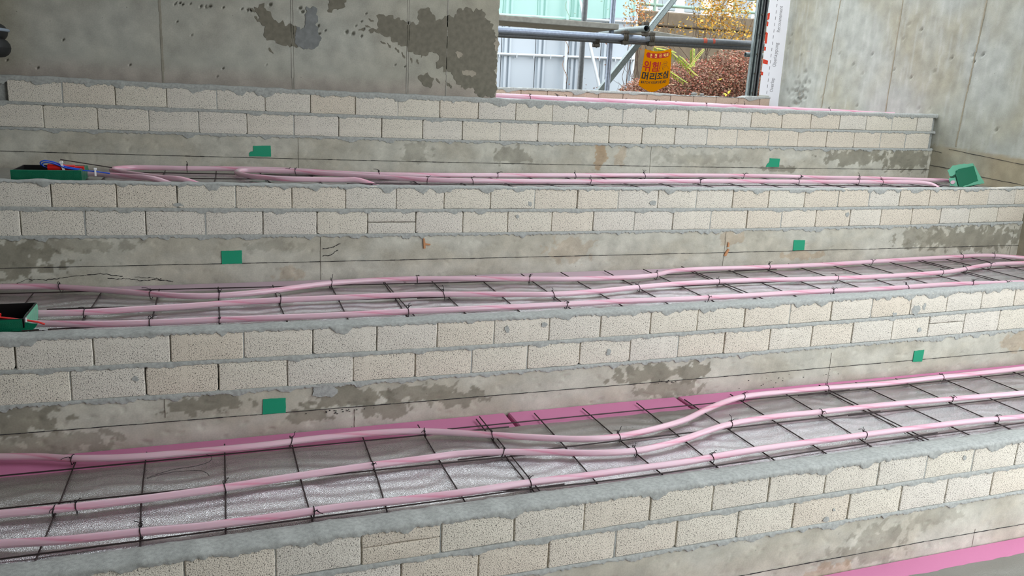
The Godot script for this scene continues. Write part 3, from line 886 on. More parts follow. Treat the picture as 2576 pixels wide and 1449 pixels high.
func build_kerb(k: int) -> void:
	var s: Dictionary = STEPS[k]
	var zf: float = s.z
	var x0 := LEFT_X
	var x1 := WALL_X
	var courses := []
	var starts := [0, 0]
	for row in 2:       # the courses run on to the walls beyond the frame
		var js: Array = (s.j0 if row == 0 else s.j1).duplicate()
		while k > 0 and js[0] > LEFT_X + 0.06:
			js.push_front(maxf(js[0] - 0.199, LEFT_X + 0.004))
			starts[row] += 1
		while js[-1] < WALL_X - 0.06:
			js.push_back(js[-1] + 0.199)
		courses.append(js)
	var label: String = ["two-course pale brick kerb on the topmost step, below the grey wall", "two-course pale brick kerb on the second step, in front of the open pink pipe loops", "two-course pale brick kerb on the third step, across the middle of the flight", "two-course pale brick kerb on the lowest step, thickly capped with mortar"][k]
	var kerb := thing("brick_kerb", label, "kerb", Vector3.ZERO, "", "structure")
	var r := RandomNumberGenerator.new()
	r.seed = 500 + k
	for row in 2:
		var js: Array = courses[row]
		var base: Array = s.b if row == 0 else s.c
		for i in js.size() - 1:
			var a: float = js[i]
			var b: float = js[i + 1]
			if a >= WALL_X - 0.01:
				continue
			b = minf(b, WALL_X - 0.004)
			var mid := (a + b) * 0.5
			var y := q2(base, mid) + r.randfn(0, 0.0006)
			var h := 0.0885 if row == 0 else q2(s.b, mid) - 0.0112 - y
			var gap := r.randf_range(0.0006, 0.0018)
			var slope := (q2(base, b) - q2(base, a)) / (b - a)
			var tone := r.randf()
			var pick: int = [0, 1, 2, 3, 4][int(tone * 4.99)]
			if r.randf() < (0.6 if mid > 2.6 and k < 2 else 0.1):
				pick = 5
			var m: Material = M.bricks[pick]
			var turn := Basis(Vector3.BACK, atan(slope) + r.randfn(0, 0.0015))
			if SPLIT[k][row] >= 0 and SPLIT[k][row] + starts[row] == i:
				var cut := h * (0.52 if k != 2 else 0.60)
				for half in 2:
					var o := obj("brick", brick_mesh(b - a - 2 * gap, (cut - 0.0012) if half == 0 else (h - cut - 0.0012), 0.03, r.randi(), 0.003), m, kerb)
					o.transform = Transform3D(turn, Vector3(a + gap, y + (0.0 if half == 0 else cut + 0.0012), zf))
				continue
			var o := obj("brick", brick_mesh(b - a - 2 * gap, h, 0.03, r.randi(), 0.009 if r.randf() < 0.3 else 0.0045), m, kerb)
			o.transform = Transform3D(turn, Vector3(a + gap, y, zf + r.randfn(0, 0.0006)))
	# mortar: the core behind the bricks, the bed joints and the cap
	var core := MB.new()
	var seg := 24
	for i in seg:
		var xa := lerpf(x0, x1, float(i) / seg)
		var xb := lerpf(x0, x1, float(i + 1) / seg) + 0.0005
		core.box(Vector3(xa, q2(s.c, xa) - 0.014, zf - 0.084), Vector3(xb, q2(s.b, xa) + CAP[k] - 0.012, zf - 0.02), 0.0005)
	obj("mortar_core", core.mesh(), M.mortar, kerb)
	var bed := MB.new()
	mortar_strip(bed, x0, x1, func(x: float) -> float: return q2(s.b, x), func(x: float) -> float: return q2(s.b, x) - 0.0118, zf, 0.0055, 600 + k * 10)
	obj("bed_joint", bed.mesh(), M.mortar, kerb)
	bed = MB.new()
	mortar_strip(bed, x0, x1, func(x: float) -> float: return q2(s.c, x), func(x: float) -> float: return q2(s.c, x) - 0.0095, zf, 0.0085, 630 + k * 10)
	obj("bed_joint", bed.mesh(), M.mortar, kerb)
	for row in 2:
		var js: Array = courses[row]
		var base: Array = s.b if row == 0 else s.c
		for i in range(1, js.size() - 1):
			if r.randf() < 0.25 and js[i] < WALL_X - 0.02:
				var f := MB.new()
				f.box(Vector3(js[i] - 0.0024, q2(base, js[i]), zf - 0.012), Vector3(js[i] + 0.0024, q2(base, js[i]) + 0.088, zf - r.randf_range(0.0008, 0.004)), 0.0006)
				obj("head_joint", f.mesh(), M.mortar, kerb)
	# cap
	var n1 := noise(700 + k, 42.0, 3)
	var n2 := noise(710 + k, 7.0, 2)
	var n3 := noise(720 + k, 150.0, 2)
	var cap := MB.new()
	var cols := int((x1 - x0) / 0.0045)
	for i in cols + 1:
		var x := lerpf(x0, x1, float(i) / cols)
		var yb := q2(s.b, x)
		var drip := maxf(0.0, n2.get_noise_2d(x, 0.0) - 0.1) * 0.026
		var yl := yb + 0.0815 + 0.0045 * n1.get_noise_2d(x, 0.0) + 0.0018 * n3.get_noise_2d(x, 0.0) - drip
		var yt: float = yb + CAP[k] + 0.003 * n2.get_noise_2d(x, 4.0)
		var lump := 0.0026 * n1.get_noise_2d(x * 0.22, 9.0)
		var tread: float = TREAD[k] - 0.01
		var back := zf - 0.085 + 0.007 * n2.get_noise_2d(x * 1.5, 12.0) + 0.002 * n1.get_noise_2d(x, 20.0)
		cap.p(Vector3(x, yl + 0.001, zf - 0.008))
		cap.p(Vector3(x, yl, zf + 0.0006))
		cap.p(Vector3(x, yl + 0.0016, zf + 0.0030 + lump * 0.3))
		cap.p(Vector3(x, lerpf(yl, yt, 0.55), zf + 0.0034 + lump))
		cap.p(Vector3(x, yt - 0.0035, zf + 0.0012 + lump))
		cap.p(Vector3(x, yt - 0.0004, zf - 0.006 + lump))
		cap.p(Vector3(x, yt + lump * 0.5, zf - 0.03))
		cap.p(Vector3(x, yt - 0.003 + 0.0015 * n1.get_noise_2d(x * 0.3, 14.0), zf - 0.058))
		cap.p(Vector3(x, maxf(yt - 0.010, TREAD[k] + 0.004), back + 0.006))
		cap.p(Vector3(x, tread, back))
	for i in cols:
		for j in 9:
			var a := i * 10 + j
			cap.quad(a + 1, a, a + 10, a + 11)
	obj("mortar_cap", cap.mesh(), M.mortar, kerb)
	for q in SMEARS[k]:
		var sm := MB.new()
		sm.slab(ragged(blob(Vector2(q[0], q[1]), q[2], q[3], 12, int(q[0] * 1000)), 0.004, 0.002, 4), 0.0026, Transform3D(Basis(), Vector3(0, 0, zf - 0.0008)))
		obj("mortar_smear", sm.mesh(), M.mortar, kerb)


# ---------------------------------------------------------------- insulation, foil, wire mesh
func build_insulation(k: int) -> void:
	var t: float = TREAD[k]
	var z0: float = -1.52 if k == 0 else STEPS[k - 1].z
	var z1: float = STEPS[k].z - 0.088 if k < 4 else 3.2
	if k == 0:
		z1 = BW_Z - 0.002
	var low: float = (q2(STEPS[k].c, 1.5) - 0.03) if k < 4 else 0.03
	var where: String = ["landing by the opening", "second tread", "third tread", "fourth tread", "lowest floor strip"][k]
	var pale: bool = k < 3
	var board := thing("insulation_board", "%s pink foam insulation laid over the %s" % ["pale" if pale else "bright", where], "insulation")
	var cuts: Array = [[LEFT_X + 0.003, 1.745, 3.0, WALL_X - 0.003], [LEFT_X + 0.003, 0.9, 2.7, WALL_X - 0.003], [LEFT_X + 0.003, 1.1, 2.9, WALL_X - 0.003], [LEFT_X + 0.003, 1.315, 1.99, WALL_X - 0.003], [LEFT_X + 0.003, 1.5, WALL_X - 0.003]][k]
	for i in range(1 if k == 0 else 0, cuts.size() - 1):
		var mb := MB.new()
		mb.box(Vector3(cuts[i] + (0.012 if i and k == 3 else 0.001), low, z0 + 0.001), Vector3(cuts[i + 1] - 0.001, t, z1), 0.004)
		obj("board", mb.mesh(), M.xps_pale if pale else M.xps, board)
	# the foil leaves a strip of board bare along the riser
	var n1 := noise(300 + k, 2.2, 3)
	var n2 := noise(310 + k, 9.0, 2)
	var bare: float = [0.02, 0.02, 0.105, 0.125, 0.083][k]
	var zd := minf(z1, z0 + bare + (0.9 if k == 4 or k == 0 else 3.0))
	var nx := 300
	var nz := 64
	var mb2 := MB.new()
	for j in nz + 1:
		for i in nx + 1:
			var x := lerpf(1.75 if k == 0 else LEFT_X + 0.004, WALL_X - 0.004, float(i) / nx)
			var b := bare + 0.004 * n2.get_noise_2d(x, 50.0)
			if k == 3:
				b = lerpf(b, 0.03, smoothstep(2.15, 2.5, x))
			if k == 2:
				b = lerpf(b, 0.03, smoothstep(2.0, 2.6, x)) * smoothstep(0.0, 0.22, x) + 0.012
			var z := lerpf(z0 + b, zd, float(j) / nz)
			var edge := minf(float(j), 6.0) / 6.0
			var wave := 0.0014 * sin(TAU * z / 0.06 + 4.5 * n1.get_noise_2d(x, z * 0.4)) + 0.0007 * n1.get_noise_2d(x * 0.8, z * 4.0) + 0.0004 * n2.get_noise_2d(x, z * 3.0)
			mb2.p(Vector3(x, t + 0.0010 + (0.0030 + wave) * edge, z))
	for j in nz:
		for i in nx:
			var a := j * (nx + 1) + i
			mb2.quad(a, a + nx + 1, a + nx + 2, a + 1)
	var foil := obj("foil_sheet", mb2.mesh(), M.foil if k < 4 else M.foil_dull)
	tag(foil, "crinkled silver foil sheet over the insulation of the %s" % where, "foil")


func rod_line(pts: Array, y: float, r := 0.0021) -> ArrayMesh:
	var path := PackedVector3Array()
	for q in pts:
		path.append(Vector3(q.x, y, q.y))
	var mb := MB.new()
	mb.tube(smooth_path(path, 0.08), r, 6)
	return mb.mesh()


func build_mesh(k: int) -> void:
	var t: float = TREAD[k]
	var where: String = ["", "second", "third", "fourth"][k]
	var net := thing("wire_mesh", "dark steel wire mesh lying on the foil of the %s tread, under the pink pipes" % where, "wire mesh")
	var yl := t + 0.0115
	var yc := t + 0.0085
	var z0: float = STEPS[k - 1].z
	var z1: float = STEPS[k].z
	for i in 25:
		var x := -0.4 + 0.2 * i
		if x > WALL_X - 0.03:
			break
		var jitter := rng.randfn(0, 0.006)
		var za: float = [0.0, 0.14, 0.05, 0.052][k] + z0 + rng.randf_range(-0.008, 0.012)
		if k == 2:
			za = z0 + (0.10 if x < 1.3 else lerpf(0.05, 0.012, clampf((x - 1.5) / 2.0, 0.0, 1.0)))
		obj("rod", rod_line([Vector2(x + jitter, za), Vector2(x + jitter * 0.3, (za + z1) * 0.5), Vector2(x - jitter, z1 - 0.06)], yc), M.rod, net)
		if (k == 3 and (i == 8 or i == 15)) or (k == 2 and (i == 7 or i == 14 or i == 21)):
			obj("rod", rod_line([Vector2(x + 0.011, za - 0.01), Vector2(x + 0.017, z1 - 0.06)], yc + 0.0035), M.rod, net)
	var lines: Array = [[],
		[[Vector2(0.1, 0.24), Vector2(1.2, 0.30), Vector2(2.2, 0.25)], [Vector2(2.0, 0.25), Vector2(4.1, 0.33)], [Vector2(0.2, 0.44), Vector2(2.5, 0.43)], [Vector2(2.3, 0.42), Vector2(4.2, 0.40)], [Vector2(0.9, 0.58), Vector2(2.2, 0.555)], [Vector2(2.1, 0.55), Vector2(4.1, 0.53)]],
		[[Vector2(-0.45, 0.775), Vector2(0.4, 0.812), Vector2(0.9, 0.834), Vector2(1.26, 0.850)], [Vector2(1.12, 0.858), Vector2(2.0, 0.865), Vector2(2.7, 0.83), Vector2(2.85, 0.825)], [Vector2(2.62, 0.823), Vector2(3.3, 0.775), Vector2(4.5, 0.69)], [Vector2(-0.12, 1.020), Vector2(0.6, 1.052), Vector2(1.25, 1.066)], [Vector2(1.08, 1.075), Vector2(2.4, 1.057), Vector2(2.8, 1.050)], [Vector2(2.6, 1.043), Vector2(3.3, 1.025), Vector2(4.5, 0.94)], [Vector2(-0.12, 1.255), Vector2(1.3, 1.262)], [Vector2(1.2, 1.27), Vector2(4.5, 1.2)]],
		[[Vector2(-0.45, 1.545), Vector2(0.5, 1.553), Vector2(1.28, 1.560)], [Vector2(1.08, 1.530), Vector2(2.1, 1.531), Vector2(2.7, 1.533)], [Vector2(2.45, 1.541), Vector2(4.5, 1.53)], [Vector2(-0.45, 1.735), Vector2(0.2, 1.748), Vector2(1.26, 1.772)], [Vector2(1.05, 1.755), Vector2(1.6, 1.747), Vector2(2.65, 1.744)], [Vector2(2.5, 1.752), Vector2(4.5, 1.76)], [Vector2(-0.45, 1.985), Vector2(0.3, 1.985), Vector2(1.3, 1.975)], [Vector2(1.07, 1.963), Vector2(1.5, 1.988), Vector2(2.7, 1.953)], [Vector2(2.5, 1.962), Vector2(4.5, 1.955)]]][k]
	for l in lines:
		obj("rod", rod_line(l, yl + rng.randf_range(-0.0005, 0.0008), 0.0021), M.rod, net)


# ---------------------------------------------------------------- pink pipes and the wires that tie them down
const PIPE_R := 0.0103
const TIES := {
	"3a": [0, 0.59, 1.0, 1.2, 1.59, 2.21, 2.6, 3.18], "3b": [0.0, 0.05, 0.4, 0.8, 1.19, 1.59, 2.01, 2.4, 3.0], "3c": [0.21, 0.61, 1.2, 1.8, 2.41, 3.0],
	"2a": [-0.12, 0.18, 0.4, 0.8, 1.14, 1.59, 2.17, 2.81, 3.45, 4.11, 4.33], "2b": [0, 0.6, 1.18, 1.59, 1.98, 2.38, 2.98, 3.62, 3.82, 4.06], "2c": [0.2, 0.4, 1.0, 1.58, 2.17, 2.78, 3.18, 3.56, 3.75],
	"1a": [0.29, 0.71, 1.08, 1.63, 2.04, 2.44, 3.06, 3.41, 3.79], "1b": [0.73, 1.25, 1.44, 2.0, 2.61, 3.21, 3.61, 3.77]}
const ORDINALS := ["first", "second", "third", "fourth", "fifth", "sixth", "seventh", "eighth", "ninth", "tenth", "eleventh", "twelfth"]


func pipe_points(key: String) -> PackedVector3Array:
	var k := int(key.substr(0, 1))
	var y: float = TREAD[k] + 0.0125 + PIPE_R
	var out := PackedVector3Array()
	var a: Array = PIPES[key]
	for i in range(0, a.size(), 2):
		out.append(Vector3(a[i], y, a[i + 1]))
	return out


func k_of(key: String) -> int:
	return int(key.substr(0, 1))


func z_on(path: PackedVector3Array, x: float) -> Vector3:
	var best := path[0]
	for i in path.size() - 1:
		var a := path[i]
		var b := path[i + 1]
		if (a.x - x) * (b.x - x) <= 0.0 and absf(b.x - a.x) > 1e-6 and i > 3:
			best = a.lerp(b, (x - a.x) / (b.x - a.x))
	return best


func build_pipes() -> void:
	var back := {"1a": ["1a2", "1a"], "1b": ["1b2", "1b"]}
	var labels := {
		"3a": "pink plastic pipe nearest the riser on the fourth tread, dipping forward in the middle", "3b": "middle pink plastic pipe of the fourth tread, between two others", "3c": "pink plastic pipe along the front of the fourth tread, beside the mortar cap",
		"2a": "pink plastic pipe nearest the riser on the third tread, sagging forward at its left end", "2b": "middle pink plastic pipe of the third tread, starting at the open green box", "2c": "pink plastic pipe along the front of the third tread, with a white paper flag",
		"1a": "pink plastic pipe looped back at its left end, nearest the riser on the second tread", "1b": "pink plastic pipe whose left loop ends right of the other loop on the second tread", "1c": "short pink pipe with blue wires coming out of the green box on the second tread"}
	for key in labels:
		var pts := PackedVector3Array()
		if back.has(key):
			var first := pipe_points(back[key][0])
			first.reverse()
			pts = first
			var second := pipe_points(back[key][1])
			second.remove_at(0)
			pts.append_array(second)
			var e := pts[0]
			pts.insert(0, e + Vector3(0.10, -0.035, 0.012))
			if key == "1a":
				pts.append(Vector3(4.27, e.y + 0.002, 0.44))
			else:
				pts.append(Vector3(4.05, e.y - 0.03, 0.575))
		else:
			pts = pipe_points(key)
			if key == "1c":
				pts.append(pts[-1] + Vector3(0.1, -0.035, 0.012))
		if k_of(key) > 1 and pts[-1].x < WALL_X - 0.2:
			pts.append(Vector3(WALL_X - 0.12, pts[-1].y, pts[-1].z - 0.004))
		var path := smooth_path(pts, 0.018)
		var k := int(key.substr(0, 1))
		if key == "2c":
			for i in path.size():
				path[i].z = minf(path[i].z, STEPS[2].z - 0.105)
		var mb := MB.new()
		mb.mapped = true
		mb.tube(path, PIPE_R, 14)
		var o := obj("heating_pipe", mb.mesh(), M.pipe)
		tag(o, labels[key], "pipe", "pink pipes on the second tread" if k == 1 else ("pink pipes on the third tread" if k == 2 else "pink pipes on the fourth tread"))
		if not TIES.has(key):
			continue
		var n := 0
		for x in TIES[key]:
			var c := z_on(path, x)
			var d := (z_on(path, x + 0.012) - z_on(path, x - 0.012)).normalized()
			var which: String = {"a": "back", "b": "middle" if k > 1 else "front", "c": "front"}[key.substr(1, 1)]
			var tread: String = ["", "second", "third", "fourth"][k]
			var tie := obj("wire_tie", tie_mesh(c, d), M.wire)
			tag(tie, "black wire tie, %s from the left on the %s pink pipe of the %s tread" % [ORDINALS[n], which, tread], "wire tie", "wire ties on the %s tread" % tread)
			n += 1
	# landing by the opening: pipes seen almost edge on
	for i in 5:
		var y: float = TREAD[0] + 0.0125 + PIPE_R
		var z: float = [-0.30, -0.62, -0.95, -1.22, -1.46][i]
		var path := PackedVector3Array()
		var xl: float = [1.80, 1.95, 1.9, 2.28, 2.31][i]
		for j in 12:
			path.append(Vector3(lerpf(xl, WALL_X - 0.06, j / 11.0), y + 0.001 * rng.randfn(), z + 0.012 * sin(j * 1.3 + i)))
		var mb := MB.new()
		mb.mapped = true
		mb.tube(smooth_path(path, 0.04), PIPE_R, 12)
		var lab: String = ["nearest the topmost kerb", "second from the topmost kerb", "in the middle of the landing", "second from the brick sill", "right against the brick sill"][i]
		tag(obj("heating_pipe", mb.mesh(), M.pipe), "pink plastic pipe on the landing, %s" % lab, "pipe", "pink pipes on the landing")
		for j in 3:
			var x: float = [[2.0, 3.1, 4.0], [2.3, 2.95, 3.6], [2.45, 3.3, 4.2], [2.62, 3.05, 3.9], [2.5, 3.45, 4.1]][i][j]
			var c := z_on(smooth_path(path, 0.04), x)
			tag(obj("wire_tie", tie_mesh(c, Vector3.RIGHT), M.wire), "black wire tie, %s from the left on the landing pipe %s" % [ORDINALS[j], lab.replace("in the middle of the landing", "midway back").replace("right against", "against")], "wire tie", "wire ties on the landing")


func tie_mesh(c: Vector3, d: Vector3) -> ArrayMesh:
	var mb := MB.new()
	var side := d.cross(Vector3.UP).normalized()
	var tilt := rng.randf_range(-0.004, 0.004)
	var r := PIPE_R + 0.0011
	var ring := PackedVector3Array()
	for i in 14:
		var a := TAU * i / 14.0
		var drop := 0.006 if sin(a) < -0.75 else 0.0
		ring.append(c + side * cos(a) * r + Vector3.UP * (sin(a) * r - drop) + d * tilt * sin(a))
	mb.tube(ring, 0.0012, 5, Color.WHITE, -1.0, true)
	var a0 := rng.randf_range(0.3, 2.6)
	var knot := c + side * cos(a0) * r + Vector3.UP * sin(a0) * r + d * tilt * sin(a0)
	var out := (side * cos(a0) + Vector3.UP * sin(a0)).normalized()
	# twisted knot: a small eye, then one or two loose tails
	var eye := PackedVector3Array()
	var er := rng.randf_range(0.0025, 0.005)
	for i in 10:
		var a := TAU * i / 10.0
		eye.append(knot + out * (er + er * cos(a)) + d * er * 0.8 * sin(a))
	mb.tube(eye, 0.0011, 5, Color.WHITE, -1.0, true)
	for i in rng.randi_range(1, 2):
		var dir := (out * rng.randf_range(0.3, 1.0) + d * rng.randf_range(-1.0, 1.0) + side * rng.randf_range(-0.3, 0.5)).normalized()
		var tail := PackedVector3Array([knot])
		var l := rng.randf_range(0.012, 0.03)
		for j in range(1, 6):
			tail.append(knot + dir * l * j / 5.0 + Vector3.UP * 0.004 * sin(j * 0.8) + d * 0.003 * sin(j * 1.1 + i))
		for j in tail.size():
			tail[j].y = maxf(tail[j].y, c.y - PIPE_R - 0.003)
		mb.tube(tail, 0.0010, 5)
	return mb.mesh()


# ---------------------------------------------------------------- the opening: brick sill and membrane
func build_window() -> void:
	var sill := thing("brick_sill", "single course of brown bricks with a mortar top along the opening", "sill", Vector3.ZERO, "", "structure")
	var zf := -1.51
	for n in range(-6, 11):
		var a := 2.399 + 0.1963 * n
		var b := minf(a + 0.1963, 4.452)
		if b - a < 0.03:
			continue
		var o := obj("brick", brick_mesh(b - a - 0.002, 0.08 + 0.0123 * (a - 2.3), 0.09, 900 + n), M.brick_brown, sill)
		o.position = Vector3(a + 0.001, 1.47, zf + rng.randfn(0, 0.001))
	var core := MB.new()
	core.box(Vector3(1.2, 1.465, zf - 0.10), Vector3(4.45, 1.54, zf - 0.02), 0.002)
	obj("mortar_core", core.mesh(), M.mortar, sill)
	var cap := MB.new()
	var n1 := noise(801, 22.0, 3)
	var n2 := noise(802, 5.0, 2)
	var cols := 460
	for i in cols + 1:
		var x := lerpf(1.2, 4.452, float(i) / cols)
		var yb := 1.545 + 0.0123 * (x - 2.3)
		var drip := maxf(0.0, n2.get_noise_2d(x, 0.0)) * 0.03
		var thin := smoothstep(3.45, 3.7, x) * (1.0 - smoothstep(4.20, 4.27, x))
		var yt := yb + 0.020 - 0.012 * thin + 0.003 * n1.get_noise_2d(x, 3.0)
		var yl := yb + 0.004 + 0.003 * n1.get_noise_2d(x, 0.0) - drip * (1.0 - thin)
		cap.p(Vector3(x, yl, zf - 0.01))
		cap.p(Vector3(x, yl, zf + 0.001))
		cap.p(Vector3(x, yl + 0.002, zf + 0.004))
		cap.p(Vector3(x, yt - 0.003, zf + 0.003))
		cap.p(Vector3(x, yt, zf - 0.004))
		cap.p(Vector3(x, yt, zf - 0.095))
		cap.p(Vector3(x, yl - 0.01, zf - 0.11))
	for i in cols:
		for j in 6:
			var a := i * 7 + j
			cap.quad(a + 1, a, a + 7, a + 8)
	obj("mortar_cap", cap.mesh(), M.mortar, sill)
	# loose stones left on the sill
	for q in [[3.79, 0.028, 0.013], [3.86, 0.02, 0.010]]:
		var st := MB.new()
		var r := RandomNumberGenerator.new()
		r.seed = int(q[0] * 100)
		var ring0 := -1
		for j in 5:
			var ph := lerpf(-0.5, 0.5, j / 4.0) * PI
			for i in 9:
				var a := TAU * i / 8.0
				var k := r.randf_range(0.85, 1.1) if i < 8 else 1.0
				st.p(Vector3(cos(a) * cos(ph) * q[1] * k, (sin(ph) + 1.0) * q[2] * 0.95, sin(a) * cos(ph) * q[1] * 0.8 * k))
		for j in 4:
			for i in 8:
				var a := j * 9 + i
				st.quad(a, a + 9, a + 10, a + 1)
		var so := obj("mortar_lump", st.mesh(), M.stone)
		so.position = Vector3(q[0], 1.546 + 0.0123 * (q[0] - 2.3) + 0.008, -1.54)
		tag(so, "%s on the brick sill below the yellow sign" % ("larger gray mortar lump" if q[1] > 0.025 else "smaller gray mortar chip"), "rubble")
	# white membrane strip with printed words, stuck to the end of the right wall
	var mem := thing("membrane_strip", "white membrane strip printed with overlap in three languages, at the edge of the opening", "membrane")
	var mz := -1.535
	var poly := PackedVector2Array([Vector2(4.466, 1.500), Vector2(4.550, 1.500), Vector2(4.550, 2.74), Vector2(4.366, 2.74), Vector2(4.366, 2.21), Vector2(4.372, 2.15), Vector2(4.366, 2.11), Vector2(4.376, 2.03), Vector2(4.366, 1.96), Vector2(4.366, 1.600), Vector2(4.455, 1.598), Vector2(4.466, 1.575)])
	var mb := MB.new()
	mb.slab(poly, 0.0016, Transform3D(Basis(), Vector3(0, 0, mz)))
	obj("sheet", mb.mesh(), M.sheet, mem)
	for i in 24:
		var d := MB.new()
		var y := 1.612 + i * 0.0455
		d.box(Vector3(4.430, y, mz + 0.0014), Vector3(4.4345, y + 0.024, mz + 0.0020), 0.0002)
		obj("dash", d.mesh(), M.print_gray, mem)
	for w in [["Overlap", 1.627, 0.108], ["Überlappung", 1.817, 0.178], ["Recouvrement", 2.070, 0.192]]:
		var tm := TextMesh.new()
		var font := SystemFont.new()
		font.font_names = PackedStringArray(["Droid Sans"])
		tm.font = font
		tm.text = w[0]
		tm.font_size = 32
		tm.pixel_size = 0.001
		tm.depth = 0.0006
		tm.horizontal_alignment = HORIZONTAL_ALIGNMENT_CENTER
		tm.vertical_alignment = VERTICAL_ALIGNMENT_CENTER
		var sc: float = w[2] / (font.get_string_size(w[0], HORIZONTAL_ALIGNMENT_LEFT, -1, 32).x * 0.001)
		var o := obj("printed_word", tm, M.print_gray, mem)
		o.transform = Transform3D(Basis(Vector3.UP * sc, Vector3.LEFT * sc * 1.25, Vector3.BACK), Vector3(4.474, w[1] + w[2] * 0.5, mz + 0.0019))
	for q in [[4.358, 2.185, 0.020, 0.05, 0.01], [4.360, 2.125, 0.014, 0.035, 0.0], [4.360, 2.025, 0.020, 0.085, 0.0], [4.362, 1.945, 0.016, 0.03, 0.0], [4.364, 1.846, 0.046, 0.032, -0.006], [4.360, 1.762, 0.018, 0.028, 0.0]]:
		var d := MB.new()
		d.slab(PackedVector2Array([Vector2(q[0], q[1] - q[3] * 0.5 - q[4]), Vector2(q[0] + q[2], q[1] - q[3] * 0.5), Vector2(q[0] + q[2], q[1] + q[3] * 0.4), Vector2(q[0], q[1] + q[3] * 0.5 - q[4])]), 0.0005, Transform3D(Basis(), Vector3(0, 0, mz + 0.0016)))
		obj("red_print", d.mesh(), M.print_red, mem)


func build_tapes() -> void:
	var list := [
		[0, [Vector2(0.567, 1.244), Vector2(0.643, 1.247), Vector2(0.643, 1.197), Vector2(0.549, 1.197), Vector2(0.549, 1.212), Vector2(0.556, 1.2185), Vector2(0.567, 1.220)], "green tape patch with a torn left corner on the topmost riser, above the pipe loops"],
		[0, [Vector2(3.364, 1.2365), Vector2(3.435, 1.2355), Vector2(3.434, 1.188), Vector2(3.344, 1.187), Vector2(3.352, 1.205), Vector2(3.362, 1.210), Vector2(3.366, 1.222)], "green tape patch with a notched side on the topmost riser, near the right wall"],
		[1, [Vector2(0.414, 0.900), Vector2(0.487, 0.900), Vector2(0.487, 0.849), Vector2(0.414, 0.849)], "rectangular green tape patch on the second riser, left half of the flight"],
		[1, [Vector2(3.042, 0.896), Vector2(3.108, 0.895), Vector2(3.111, 0.8455), Vector2(3.043, 0.845)], "rectangular green tape patch on the second riser, right half of the flight"],
		[2, [Vector2(0.518, 0.575), Vector2(0.586, 0.573), Vector2(0.5855, 0.524), Vector2(0.516, 0.525)], "rectangular green tape patch on the third riser, between dark damp stains"],
		[2, [Vector2(3.127, 0.559), Vector2(3.180, 0.561), Vector2(3.178, 0.510), Vector2(3.126, 0.512)], "narrow green tape patch on the third riser, toward the right end"]]
	for t in list:
		var mb := MB.new()
		var poly := PackedVector2Array()
		for q in t[1]:
			poly.append(q)
		var z: float = STEPS[t[0]].z
		mb.slab(ragged(poly, 0.006, 0.0006, 3), 0.0026, Transform3D(Basis(), Vector3(0, 0, z - 0.0008)))
		tag(obj("tape_patch", mb.mesh(), M.tape), t[2], "tape", "green tape patches on the risers")


# ---------------------------------------------------------------- junction boxes wrapped in green tape
func open_box(lo: Vector3, hi: Vector3, label: String) -> Node3D:
	var b := thing("junction_box", label, "junction box")
	var w := 0.004
	var mb := MB.new()
	mb.box(lo, Vector3(hi.x, lo.y + w, hi.z), 0.001)
	mb.box(Vector3(lo.x, lo.y, lo.z), Vector3(lo.x + w, hi.y, hi.z), 0.001)
	mb.box(Vector3(hi.x - w, lo.y, lo.z), Vector3(hi.x, hi.y, hi.z), 0.001)
	mb.box(Vector3(lo.x, lo.y, lo.z), Vector3(hi.x, hi.y, lo.z + w), 0.001)
	mb.box(Vector3(lo.x, lo.y, hi.z - w), Vector3(hi.x, hi.y, hi.z), 0.001)
	obj("body", mb.mesh(), M.black, b)
	return b


func tape_over(b: Node3D, lo: Vector3, hi: Vector3, m: Material, s: int) -> void:
	# tape folded over one side, its surface slightly puckered
	var n := noise(s, 30.0, 2)
	var mb := MB.new()
	var nu := 24
	var nv := 6
	for j in nv + 1:
		for i in nu + 1:
			var q := Vector3(lerpf(lo.x, hi.x, float(i) / nu), lerpf(lo.y, hi.y, float(j) / nv), lerpf(lo.z, hi.z, float(i) / nu))
			var out := 0.0016 + 0.0016 * n.get_noise_2d(q.x + q.z, q.y)
			var nrm := Vector3(hi.z - lo.z, 0, lo.x - hi.x).normalized() * -1.0
			mb.p(q + nrm * out)
	for j in nv:
		for i in nu:
			var a := j * (nu + 1) + i
			mb.quad(a, a + 1, a + nu + 2, a + nu + 1)
	# folded rim over the top edge
	var base := nv * (nu + 1)
	var f := mb.v.size()
	for i in nu + 1:
		var top := mb.v[base + i]
		var nrm := Vector3(hi.z - lo.z, 0, lo.x - hi.x).normalized()
		mb.p(top + nrm * 0.008 + Vector3.UP * 0.0012)
	for i in nu:
		mb.quad(base + i, base + i + 1, f + i + 1, f + i)
	obj("tape_wrap", mb.mesh(), m, b)


func cable(called: String, pts: Array, r: float, m: Material, label: String) -> void:
	var path := PackedVector3Array()
	for q in pts:
		path.append(q)
	var mb := MB.new()
	mb.tube(smooth_path(path, 0.006), r, 8)
	tag(obj(called, mb.mesh(), m), label, "cable" if called != "red_plug" else "plug")


